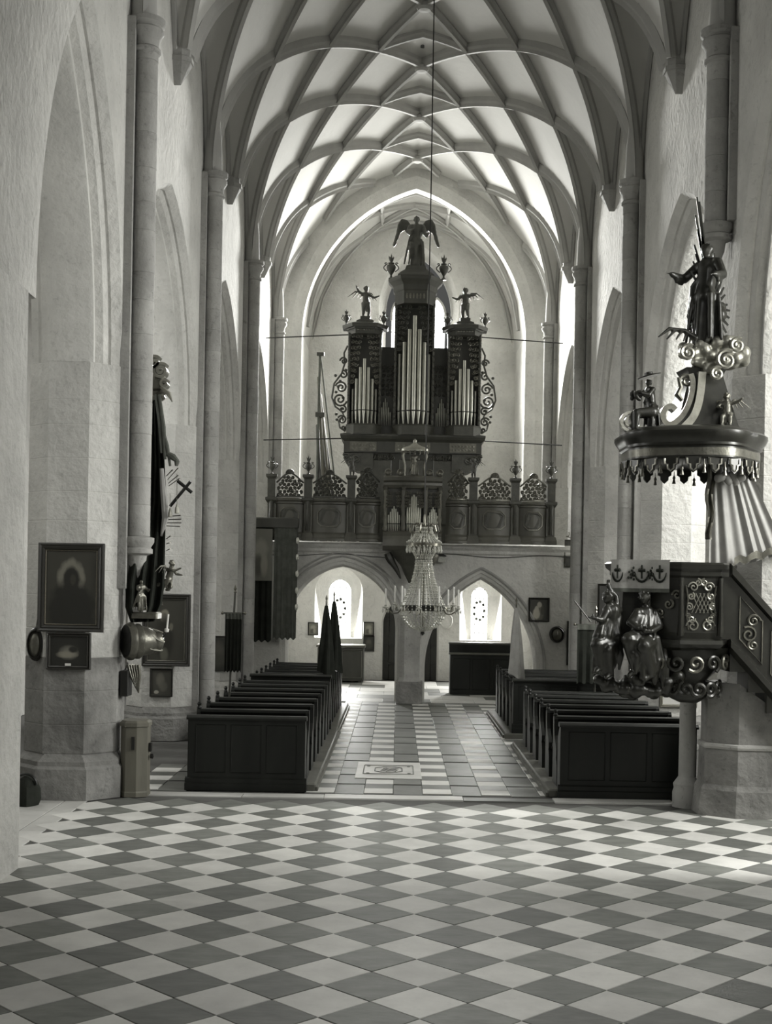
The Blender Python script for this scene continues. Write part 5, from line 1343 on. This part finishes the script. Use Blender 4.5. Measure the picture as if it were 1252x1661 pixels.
# sounding board
cn = thing('pulpit_canopy', (3.52, 17.1, 4.73), 'carved pulpit sounding board with scalloped fringe and tassels', 'canopy')
CX, CY = 3.53, 17.12
def cring(R, z, n=10): return [(CX+R*(1.0+.05*math.cos(5*a))*math.cos(a), CY+R*(1.0+.05*math.cos(5*a))*math.sin(a), z-.13) for a in [2*PI*(k+.5)/40 for k in range(40)]]
MB().loft([cring(.86,4.84), cring(.90,4.86), cring(.90,5.0), cring(.93,5.02), cring(.93,5.05), cring(.97,5.10), cring(1.0,5.16), cring(1.0,5.20), cring(.94,5.24), cring(.80,5.28)]).build('board', BRONZE, cn, ang=28)
MB().loft([[(x, y, z) for x, y, z in cring(.905, z_)] for z_ in (4.88, 4.98)], True, False).build('marbled_frieze', GILT_D, cn)
mb = MB().loft([cring(.955,5.085), cring(.985,5.13)], True, False).build('gilded_bead', GILT_D, cn)
nt_ = 20
def tab_mesh(m, name, s_=1.0):
    mb = MB(); pts = [(-.10,0),(.10,0),(.10,-.09),(.06,-.11),(.055,-.16),(.0,-.21),(-.055,-.16),(-.06,-.11),(-.10,-.09)]
    mb.loft([[(x*s_, y, z*s_) for x, z in pts] for y in (-.012, .012)]); me = mb.mesh(name, smooth=False); me.materials.append(m); return me
tabm = tab_mesh(BRONZE, 'tab'); trm = MB()
pts = [(.08,-.02),(.075,-.09),(.04,-.10),(.038,-.15),(.0,-.18),(-.038,-.15),(-.04,-.10),(-.075,-.09),(-.08,-.02)]
trm.tube([(x, -.018, z) for x, z in pts], .013, 4); trme = trm.mesh('tab_trim'); trme.materials.append(GILT)
tsm = MB().lathe([(.004,.06),(.006,.0),(.02,-.02),(.022,-.045),(.014,-.05),(.028,-.115),(.0,-.12)], 8); tsme = tsm.mesh('tassel'); tsme.materials.append(GILT_D)
for k in range(nt_):
    a = 2*PI*(k+.5)/nt_; R = .89
    o = link('tab', tabm, None, cn, (CX+R*math.cos(a)-3.52, CY+R*math.sin(a)-17.1, 0)); o.rotation_euler[2] = a+PI/2
    o2 = link('tab_trim', trme, None, o, (0, 0, 0))
    b = a+PI/nt_
    link('tassel', tsme, None, cn, (CX+R*math.cos(b)-3.52, CY+R*math.sin(b)-17.1, -.12 if k % 2 else -.09))
# consoles, clouds and figures above
MB().loft([[(3.72+x*s_, 17.2+y*s_, z) for x, y in ((-.3,-.25),(.3,-.25),(.35,.25),(-.35,.25))] for s_, z in ((1.5,5.11),(1.35,5.22),(1.0,5.6),(.75,5.9),(.9,6.0))]).build('core', BRONZE, cn, ang=60)
def ribbon(path, wdt, th, m, parent, name):
    mb = MB(); rings = []
    path = [Vector(p) for p in path]
    if len(path) < 14:
        for _ in range(2):
            path = [path[0]]+[v for a_, b_ in zip(path[:-1], path[1:]) for v in (a_.lerp(b_, .25), a_.lerp(b_, .75))]+[path[-1]]
    for i, p in enumerate(path):
        t = (path[min(i+1,len(path)-1)]-path[max(i-1,0)]).normalized(); s_ = Vector((0,1,0)); n_ = t.cross(s_).normalized()
        w_ = wdt if not isinstance(wdt, list) else wdt[i]
        rings.append([tuple(p+s_*a+n_*b) for a, b in ((-w_,-th),(w_,-th),(w_,th),(-w_,th))])
    return mb.loft(rings).build(name, m, parent, ang=50)
q = lambda x, y, Y=16.9: at(x, y, Y)
ribbon([q(1118,608),q(1122,620),q(1120,640),q(1112,664),q(1100,682),q(1084,692),q(1073,682),q(1074,666),q(1086,658),q(1094,666)], .09, .035, GILT_D, cn, 'scroll_console')
ribbon([q(1138,604),q(1136,632),q(1131,660),q(1122,680),q(1108,694)], .05, .05, GILT, cn, 'scroll_console')
ribbon(spiral(q(1022,683), .15, 1.9, (-1,0,0), (0,0,1), 3.6, 34, .2), .06, .018, GILT, cn, 'volute')
ribbon([q(1034,697),q(1050,699),q(1066,694),q(1080,697)], .06, .03, GILT_D, cn, 'volute')
mb = MB(); mb.tube(spiral(q(1113,618,16.85), .09, 1.5, (-1,0,0), (0,0,1), 0, 22), .025, 6); mb.tube([q(1106,650,16.85),q(1098,640,16.85),q(1104,628,16.85),q(1100,612,16.85)], [.03,.04,.03,.02], 6)
mb.build('carved_leaf', GILT_D, cn)
cw = MB()
for (x, y, r_, sd_) in ((1122,567,.17,1),(1150,575,.19,2),(1176,560,.19,3),(1190,578,.20,4),(1170,592,.19,5),(1150,600,.10,6),(1135,590,.12,7)):
    cloud(cw, q(x, y, 17.0), r_, 8, 1.0, .8, sd_)
carve('cloud_bank', GILT, cn, cw, .022, 3, local=False)
for (x, y, r_) in ((1116,572,.11),(1178,584,.14),(1196,560,.10),(1163,606,.09)):
    MB().tube(spiral(q(x, y, 16.78), r_, 1.7, (1,0,0), (0,0,1), 1, 24), .026, 6).build('cloud_curl', GILT, cn)
# the saint in glory
sg = q(1142, 560, 17.0)
sa_ = thing('glory_statue', sg, 'dark robed saint standing in a burst of rays above the pulpit', 'statue')
mb = robed(MB(), 1.36, (-.8,-.6,0), [[(-.10,.08,-.12),(.0,.18,.02)], [(.08,.02,-.14),(.02,.14,-.02)]], lean=(0,-.03))
carve('body', BRONZE, sa_, mb, .020)
tips = [(1130,320),(1134,327),(1128,349),(1131,372),(1126,397),(1128,412),(1138,384),(1146,394),(1152,399),(1158,411),(1164,428),(1168,440),(1171,452),(1174,466),(1176,478),(1180,494),(1184,504),(1183,516),(1181,528),(1178,540),(1174,550),(1124,424),(1120,440)]
c0 = q(1155, 500, 17.12)-sg
for k, (tx, ty) in enumerate(tips):
    e = q(tx, ty, 17.12)-sg; d = (e-c0).normalized(); p = c0+d*.16; nrm = Vector((-d.z, 0, d.x)); yv = Vector((0, .006, 0))
    MB().loft([[tuple(u_+nrm*w1+yv), tuple(u_+nrm*w1-yv), tuple(u_-nrm*w1-yv), tuple(u_-nrm*w1+yv)] for u_, w1 in ((p, .022), (e, .012))]).build('ray', BRONZE, sa_, local=True, smooth=False)
mb = MB(); cloud(mb, c0, .2, 9, .8, 1.2, 3); carve('glory_disc', BRONZE, sa_, mb, .02, 2)
w_ = MB(); p0 = q(1128,548,16.9)-sg
wing(w_, p0, (-1,0,.25), (0,0,1), .42, .16, .03, 6); carve('wing', BRONZE, sa_, w_, .016, 2)
# reading figure with a broad hat, putto
r = thing('seated_statue', (2.98, 16.85, 5.10), 'seated carved figure in a flat hat holding a bouquet on the sounding board', 'statue')
mb = robed(MB(), .70, (-1,-.4,0), [[(-.06,.12,-.10),(.04,.17,.02)], [(.05,.12,-.12),(-.04,.15,.03)]], lean=(0,.08))
for k in range(10): mb.ball((-.24+.05*math.cos(k*2.3), -.10+.05*math.sin(k*2), .47+.05*math.sin(k*1.7)), .035, 6, 4)
for k in (-1, 1):
    cap(mb, (-.02, k*.06-.03, .26), (-.24, k*.07-.08, .24), .075, .055); cap(mb, (-.24, k*.07-.08, .24), (-.25, k*.07-.08, .04), .055, .035)
carve('body', BRONZE, r, mb, .013, 2)
MB().lathe([(.0,-.005),(.15,-.012),(.16,.0),(.06,.02),(.055,.05),(.0,.06)], 16, TR((-.06,-.03,.745), ry=-.25)).build('hat', BRONZE, r, local=True)
putto('perched_putto', (3.95, 16.8, 5.115), .52, (-.4,-1,0), [[(-.10,.08,-.10),(.08,.10,-.02)], [(.13,.02,.02),(.12,.04,.08)]], [[(-.02,.14,-.04),(0,.03,-.19)], [(.03,.14,-.05),(.01,.02,-.19)]], 'winged putto perched on the sounding board edge beside the curtain', 'statue', m=GILT_D)
# angels on the flank of the basket
A0 = Vector((2.50, 16.86, 1.62))
r = thing('angel_carving', A0, 'dark carved angel raising one arm on the flank of the pulpit', 'statue')
def pl(x, y, d=0.0): return at(x, y, 16.86+d)-A0
mb = MB()
cap(mb, pl(985,1040), pl(990,1010), .11, .10); cap(mb, pl(990,1010), pl(994,990), .10, .10)
cap(mb, pl(984,988,-.05), pl(1004,990,.05), .055, .055); cap(mb, pl(993,988), pl(988,976,-.04), .042, .04)
head(mb, pl(985,969,-.06), .078, (-.8,-.6,0))
cap(mb, pl(1000,988,.03), pl(998,968,.04), .055, .05); cap(mb, pl(998,968,.04), pl(989,956,.0), .05, .034); hand(mb, pl(989,956), (-.25,0,1), (-1,-.3,0), 1.0)
cap(mb, pl(984,992,-.08), pl(976,1006,-.14), .055, .048); cap(mb, pl(976,1006,-.14), pl(966,1003,-.2), .045, .032); hand(mb, pl(966,1003,-.2), (-1,-.3,.2), (0,0,1), .9)
drape(mb, pl(974,1010,-.1), pl(1004,1000,.0), pl(966,1048,-.12), pl(1006,1046,-.05), 8, .045, .06, 1)
drape(mb, pl(978,1028,-.12), pl(1004,1034,-.05), pl(962,1068,-.12), pl(1000,1084,-.05), 8, .042, .05, 2)
drape(mb, pl(968,1030,-.1), pl(984,1050,-.1), pl(964,1088,-.08), pl(984,1098,-.06), 5, .035, .03, 3)
cap(mb, pl(984,1042,-.05), pl(968,1046,-.16), .11, .09); cap(mb, pl(968,1046,-.16), pl(974,1082,-.1), .085, .055); cap(mb, pl(974,1082,-.1), pl(966,1090,-.16), .04, .03)
cap(mb, pl(992,1044), pl(986,1056,-.14), .11, .09); cap(mb, pl(986,1056,-.14), pl(990,1092,-.08), .085, .05); cap(mb, pl(990,1092,-.08), pl(983,1099,-.14), .04, .03)
carve('body', BRONZE, r, mb, .015, 2)
A0 = Vector((2.86, 16.72, 1.56))
r = thing('angel_carving', A0, 'dark seated carved angel with shining chest beneath the embroidered cloth', 'statue')
mb = MB()
cap(mb, pl(1046,1036), pl(1048,1010), .13, .11); cap(mb, pl(1048,1010), pl(1048,994), .11, .11)
cap(mb, pl(1034,993,-.06), pl(1062,994,.02), .06, .06); cap(mb, pl(1048,990), pl(1046,976,-.04), .045, .042)
head(mb, pl(1045,969,-.05), .084, (-.6,-.8,0))
cap(mb, pl(1034,994,-.08), pl(1022,1010,-.16), .06, .052); cap(mb, pl(1022,1010,-.16), pl(1034,1019,-.26), .05, .034); hand(mb, pl(1034,1019,-.26), (1,-.3,.1), (0,0,1), .95)
cap(mb, pl(1062,995,.0), pl(1070,1016,-.08), .06, .052); cap(mb, pl(1070,1016,-.08), pl(1056,1024,-.24), .05, .034); hand(mb, pl(1056,1024,-.24), (-1,-.3,.0), (0,0,1), .95)
cap(mb, pl(1044,1036,-.05), pl(1020,1038,-.25), .13, .11); cap(mb, pl(1020,1038,-.25), pl(1030,1086,-.14), .10, .06); cap(mb, pl(1030,1086,-.14), pl(1020,1096,-.2), .045, .035)
cap(mb, pl(1054,1038,-.02), pl(1044,1048,-.28), .13, .11); cap(mb, pl(1044,1048,-.28), pl(1056,1094,-.15), .10, .06); cap(mb, pl(1056,1094,-.15), pl(1046,1102,-.2), .045, .035)
drape(mb, pl(1014,1034,-.22), pl(1066,1034,-.1), pl(1028,1082,-.22), pl(1072,1100,-.05), 11, .048, .07, 5)
drape(mb, pl(1034,998,-.14), pl(1062,1000,-.06), pl(1020,1036,-.28), pl(1060,1040,-.2), 7, .032, .04, 6)
drape(mb, pl(1050,1050,-.2), pl(1076,1046,.0), pl(1040,1100,-.15), pl(1082,1106,.0), 6, .042, .04, 7)
carve('body', BRONZE, r, mb, .015, 2)
mb = MB(); wing(mb, pl(1058,996,.12), (.9,.3,.35), (0,0,1), .34, .36, .032, 7); carve('wing', BRONZE, r, mb, .016, 2)
mb = MB()
for (x, z, r_) in ((2.42,1.78,.13),(2.56,1.70,.16),(2.74,1.66,.18),(2.94,1.66,.19),(3.12,1.70,.20),(3.28,1.82,.19),(3.05,1.9,.2),(2.85,1.85,.18)): cloud(mb, (x, 16.95, z), r_, 7, 1, .6, int(x*10))
carve('bracket_cloud', BRONZE, pu, mb, .022, 3, local=False)
# curtain behind the preacher
cu = thing('pulpit_curtain', (4.3, 17.3, 3.4), 'pale satin curtain with a dark patterned border hanging behind the pulpit', 'curtain')
g = []
for i in range(14):
    z = 4.71-1.33*i/13; row = []
    for k in range(61):
        t = k/60; x = 3.88+(.50+.55*(i/13))*t
        row.append((x, 17.32+(.022*math.sin(t*41+1.3*math.sin(t*9))+.02*math.sin(t*17+.5))*(.5+.5*i/13), z+(.30*max(0, t-.45)*(i/13))))
    g.append(row)
MB().sheet(g, (0,.012,0)).build('cloth', SATIN, cu)
g = [[(3.86-.05+.10*k/5+.02*math.sin(i*.9), 17.24+.03*math.sin(k*2+i*.4), 4.71-1.0*i/13) for k in range(6)] for i in range(14)]
MB().sheet(g, (0,.012,0)).build('border', GILT_D, cu)
mb = MB()
for k in range(4): cap(mb, (3.95+.09*k, 17.18, 4.60-.04*abs(k-1.5)), (4.0+.09*k, 17.16, 4.46+.06*abs(k-1.5)), .06, .05)
mb.build('swag', SATIN, cu)
g = [[(4.20+.9*k/12, 17.22+.02*math.sin(k*1.7), 3.72-.10*i/2-.25*(1-k/12)+.03*math.sin(k*2.2)) for k in range(13)] for i in range(3)]
MB().sheet(g, (0,.01,0)).build('fringe', GILT_D, cu)

# ================================================================== DRAPED EPITAPH ON THE FIRST PIER
EY = 18.45
def e(x, y, Y=EY): return at(x, y, Y)
ep = thing('epitaph', (-4.1, EY, 1.9), 'baroque wall epitaph with dark hanging drapery, rays, cherub and urn', 'monument')
for (x, y, r_, ty) in ((262,603,.115,1.9),(252,590,.10,1.5),(268,624,.06,1.3)):
    ribbon(spiral(e(x, y, 18.5), r_, ty, (1,0,0), (0,0,1), .8, 34, .15), .10, .022, GILT, ep, 'canopy_scroll')
MB().lathe([(.0,.26),(.05,.25),(.10,.20),(.13,.10),(.14,.0),(.11,-.02),(.13,-.05),(.10,-.08),(.12,-.12),(.08,-.16)], 14, TR(e(256,632,18.55))).build('canopy_crown', GILT_D, ep)
mb = MB()
for k in range(7): mb.tube([e(262+2*k, 628+1.5*k, 18.4), e(266+2.2*k, 634+3*k, 18.38)], [.03,.01], 5)
mb.build('canopy_fringe', GILT, ep)
L_ = [(244,640),(243,700),(241,760),(236,820),(226,870),(212,905),(204,945),(203,985),(212,1010)]
R_ = [(257,640),(262,690),(266,740),(269,800),(268,850),(267,900),(266,950),(262,980),(250,1008)]
def lerp_poly(P_, t):
    k = min(int(t*8), 7); q_ = t*8-k; return (P_[k][0]+(P_[k+1][0]-P_[k][0])*q_, P_[k][1]+(P_[k+1][1]-P_[k][1])*q_)
g = []
for i in range(33):
    a_, b_ = lerp_poly(L_, i/32), lerp_poly(R_, i/32); row = []
    for k in range(25):
        t = k/24; x = a_[0]+(b_[0]-a_[0])*t; y = a_[1]+(b_[1]-a_[1])*t
        low = min(1, max(0, (y-850)/70.0))
        row.append(e(x, y, EY-.62*low*(1-.45*t)+.06*math.sin(t*23+i*.05)*min(1, .35+i/32)+.12*(1-t)*(1-low)))
    g.append(row)
MB().sheet(g, (0,.03,0)).build('drapery', CLOTH_D, ep)
for (x0, y0, x1, y1, w0) in ((258,640,268,745,.035),(262,690,276,756,.03),(270,735,288,748,.05),(284,742,286,756,.04),(252,640,262,735,.025)):
    MB().tube([e(x0,y0,18.38), e((x0+x1)/2+2,(y0+y1)/2,18.36), e(x1,y1,18.36)], [w0*.7,w0,w0*.6], 7).build('drapery_fold', CLOTH_M, ep)
MB().tube([e(262,760,18.36),e(265,800,18.36),e(268,840,18.36),e(262,870,18.36)], [.03,.045,.05,.02], 7).build('lining', SATIN, ep)
def ray(p, q_, w_=.012):
    p, q_ = Vector(p), Vector(q_); MB().tube([p, q_], [w_*.8, w_*1.1], 4, flat=.6).build('ray', GILT_D, ep, smooth=False)
for (a_, b_, c_, d_) in ((272,778,289,759),(273,784,289,771),(274,788,291,776),(268,838,293,836),(268,843,294,842),(269,848,294,848),(270,853,292,854),(270,874,277,869),(270,882,276,880),(270,893,276,890),(270,772,280,762)):
    ray(e(a_,b_,18.4), e(c_,d_,18.3), .013)
for (a_, b_, c_, d_) in ((242,946,258,986),(246,944,263,982),(228,960,240,1002),(251,950,262,978)):
    ray(e(a_,b_,18.3), e(c_,d_,18.15), .022)
cr = MB(); cr.tube([e(276,821,18.35), e(309,781,18.25)], .026, 4); cr.tube([e(288,780,18.3), e(311,799,18.3)], .024, 4)
cr.build('tilted_cross', IRON, ep, smooth=False)
for x, y0, y1 in ((287,768,826),(276,800,832)):
    mb = MB().tube([e(x,y0,18.3), e(x,y1,18.3)], .005, 4); mb.lathe([(.012,.07),(.02,.04),(.03,.0),(.034,-.06),(.0,-.065)], 8, TR(e(x,y1,18.3))); mb.build('hanging_tassel', GILT, ep)
o = putto('cherub', ep, .50, (1,-.25,0), [[(-.10,.18,-.05),(.0,.20,.08)], [(.10,.05,-.13),(.05,.15,-.03)]], [[(-.04,-.14,-.10),(-.03,-.17,-.06)], [(.05,.04,-.18),(.0,-.14,-.10)]], m=GILT_D, lean=(0,.10), voxel=.010)
o.location = e(272, 965, 18.15)-wloc(ep)
u0 = e(236, 1040, 17.95)
T = TR(u0, rz=.55, ry=PI/2)
MB().lathe([(.10,-.30),(.24,-.29),(.27,-.24),(.27,-.20),(.235,-.18),(.25,-.14),(.25,-.10),(.22,-.08),(.20,.0),(.19,.06),(.15,.12),(.16,.16),(.15,.20),(.10,.24),(.05,.26),(.0,.27)], 22, T).build('urn', GILT_D, ep)
MB().lathe([(.225,-.295),(.20,-.305),(.0,-.30)], 20, T).build('urn_mouth', IRON, ep)
for k in range(6):
    MB().tube([T @ Vector(((.19-.01*j)*math.cos(k*PI/3+.12*j), (.19-.01*j)*math.sin(k*PI/3+.12*j), .0+.045*j)) for j in range(6)], .018, 5).build('urn_leaf', GILT, ep)
cb = e(240, 996, 18.0)
MB().bev(cb.x-.20, cb.x+.17, 17.8, 18.15, cb.z-.06, cb.z+.03, .02).build('shelf', GILT_D, ep)
MB().bev(cb.x-.24, cb.x-.02, 17.85, 18.1, cb.z+.03, cb.z+.10, .02).build('shelf_cloth', SATIN, ep)
mb = robed(MB(), .44, (.7,-.7,0), [[(-.06,.10,-.10),(.04,.14,.02)], [(.05,.12,-.12),(-.04,.15,.03)]])
o = carve('mourner', GILT_D, ep, mb, .012, 2); o.location = e(228, 992, 17.72)-wloc(ep)
mb = MB(); b0 = e(215, 1078, 18.0)
for k in range(5): mb.tube([b0+Vector((-.06+.035*k, 0, 0)), b0+Vector((-.02+.03*k, .0, -.15)), b0+Vector((.05+.01*k, 0, -.32-.02*k))], [.035,.03,.012], 6)
mb.build('carved_console', GILT_D, ep)
MB().lathe([(.0,0),(.03,.01),(.035,.05),(.015,.06),(.013,.26),(.0,.265)], 10, TR(e(270,1026,17.95), ry=.08)).build('candle', WAX, ep)
MB().tube([e(256,1040,17.95), e(264,1034,17.95), e(270,1027,17.95)], .014, 5).build('candle_arm', IRON, ep)

# ================================================================== BANNERS, FLAGS, SMALL THINGS
def furled_flag(x, y, z0, h, label, lean, m, w=.16, drop=1.45):
    r = thing('furled_flag', (x, y, z0), label, 'flag')
    MB().tube([(0,0,0), (lean*h,0,h)], .017, 6).build('pole', OAK, r, local=True)
    MB().lathe([(.0,0),(.022,.015),(.012,.05),(.025,.10),(.0,.18)], 8, TR((lean*h,0,h-.01))).build('finial', BRASS, r, local=True)
    g = []
    for i in range(15):
        t = i/14; z = h-.06-drop*t; rad = .03+w*t**.8*(1-.15*t)
        g.append([((lean*z)+rad*(1+.22*math.sin(5*a+i*.2))*math.cos(a)*.9+.03*t, rad*(1+.22*math.sin(5*a+i*.2))*.7*math.sin(a), z-.10*t*math.cos(a)) for a in [2*PI*k/26 for k in range(27)]])
    MB().sheet(g).build('cloth', m, r, local=True)
    return r
furled_flag(-1.86, 26.50, .11, 2.52, 'dark furled flag in the far pews, nearer the aisle wall', .008, CLOTH_D, .19)
furled_flag(-1.72, 27.44, .11, 2.60, 'dark furled flag in the far pews, beside the central aisle', -.002, CLOTH_D, .17)
furled_flag(2.10, 26.36, .11, 2.55, 'pale furled flag standing in the far pews on the pulpit side', .004, CLOTH_L, .17)
def banner(x, y, z0, h, zb, wd, ln, label, m, lean=0.0, fringe=None, top=None):
    r = thing('processional_banner', (x, y, z0), label, 'banner')
    MB().tube([(0,0,0), (lean*h,0,h)], .018, 6).build('pole', OAK, r, local=True)
    MB().lathe([(.0,0),(.03,.03),(.015,.06),(.028,.09),(.0,.16)], 8, TR((lean*h,0,h-.01))).build('finial', BRASS, r, local=True)
    zz = zb-z0; xc = lean*zz
    MB().tube([(xc-wd/2-.04,-.03,zz),(xc+wd/2+.04,-.03,zz)], .016, 6).build('crossbar', OAK, r, local=True)
    for k in (-1, 1): MB().ball((xc+k*(wd/2+.05),-.03,zz), .026, 8, 6).build('knob', BRASS, r, local=True)
    g = [[(xc-wd/2+wd*k/20, -.045+.018*math.sin(k*1.5)*(.3+i/8), zz-ln*i/8-(.02*math.cos(k*PI/2) if i == 8 else 0)) for k in range(21)] for i in range(9)]
    MB().sheet(g, (0,.008,0)).build('cloth', m, r, local=True)
    g = [[(xc-wd/2+wd*k/20, -.055+.012*math.sin(k*1.5), zz-.10*i) for k in range(21)] for i in range(2)]
    MB().sheet(g, (0,-.004,0)).build('top_border', CLOTH_M, r, local=True)
    return r
banner(-3.2, 21.36, .11, 2.72, 2.50, .28, .98, 'small dark processional banner on a leaning pole among the near pews', CLOTH_D, .04)
b_ = banner(3.46, 24.40, 0, 2.55, 2.33, .72, 1.12, 'wide dark processional banner behind the carved pulpit angels', CLOTH_D, .0)
MB().tube([(-.42,.0,2.78),(-.1,-.02,2.38)], .016, 6).build('slanting_staff', OAK, b_, local=True)
# wide hanging curtain with a picture, before the gallery
BY = 32.15
x0, x1 = at(400, 848, BY).x, at(485, 848, BY).x; zt = at(450, 848, BY).z
hb = thing('wall_hanging', ((x0+x1)/2, BY, zt), 'wide dark double curtain on a beam before the gallery, bearing a picture', 'hanging')
MB().bev(x0-.1, x1, BY-.08, BY+.08, zt-.12, zt+.13, .02).build('beam', OAK, hb)
for xa, xb, zb in ((x0, at(440,1000,BY).x, 1.55), (at(443,1000,BY).x, x1-.03, 1.62)):
    g = [[(xa+(xb-xa)*k/24, BY-.02+.035*math.sin(k*1.15)*(.4+.6*i/10), zt-.12-(zt-.12-zb)*i/10+(.03*math.sin(k*1.1) if i == 10 else 0)) for k in range(25)] for i in range(11)]
    MB().sheet(g, (0,.01,0)).build('curtain', CLOTH_M if xa > x0 else CLOTH_D, hb)
xa, xb = at(405,900,BY).x, at(442,900,BY).x
pz0, pz1 = at(425,942,BY).z, at(425,858,BY).z
MB().box(xa, xb, BY-.10, BY-.07, pz0, pz1).build('picture', PT_MID, hb, smooth=False)
ls = thing('lamp_string', (x1+.02, BY, 2.3), 'string of small glass lamps hanging from the curtain beam', 'lamps')
xs_ = x1-.02
MB().tube([(xs_, BY-.1, zt), (xs_, BY-.1, 2.3)], .006, 4).build('cord', IRON, ls)
for k in range(5):
    z = 4.10-.42*k; MB().lathe([(.0,.09),(.03,.08),(.045,.03),(.04,-.04),(.02,-.07),(.0,-.08)], 8, TR((xs_, BY-.1, z))).build('glass', CRYST, ls)
c = at(716, 906, 32.85)
lt_ = thing('wall_lantern', (c.x, GY, c.z), 'small square lantern fixed to the gallery wall above the chandelier', 'lantern')
MB().box(c.x-.09, c.x+.09, GY-.22, GY-.06, c.z-.10, c.z+.05).build('glass', CRYST, lt_, smooth=False)
MB().loft([[(c.x+sx*q_, GY-.14+sy*q_, z) for sx, sy in ((-1,-1),(1,-1),(1,1),(-1,1))] for q_, z in ((.12,c.z+.05),(.12,c.z+.07),(.03,c.z+.12))]).build('roof', IRON, lt_, smooth=False)
MB().tube([(c.x, GY-.14, c.z+.1), (c.x, GY-.02, c.z+.12)], .014, 5).build('bracket', IRON, lt_)
wr = thing('wall_cable', (-2.4, GY-.02, 3.8), 'thin slack cable strung along the gallery wall', 'cable')
MB().tube([(-4.0+8.1*k/30, GY-.03, 3.80-.045*math.sin(k*.62)-.03*math.sin(k*.21)) for k in range(31)], .008, 4).build('wire', IRON, wr)
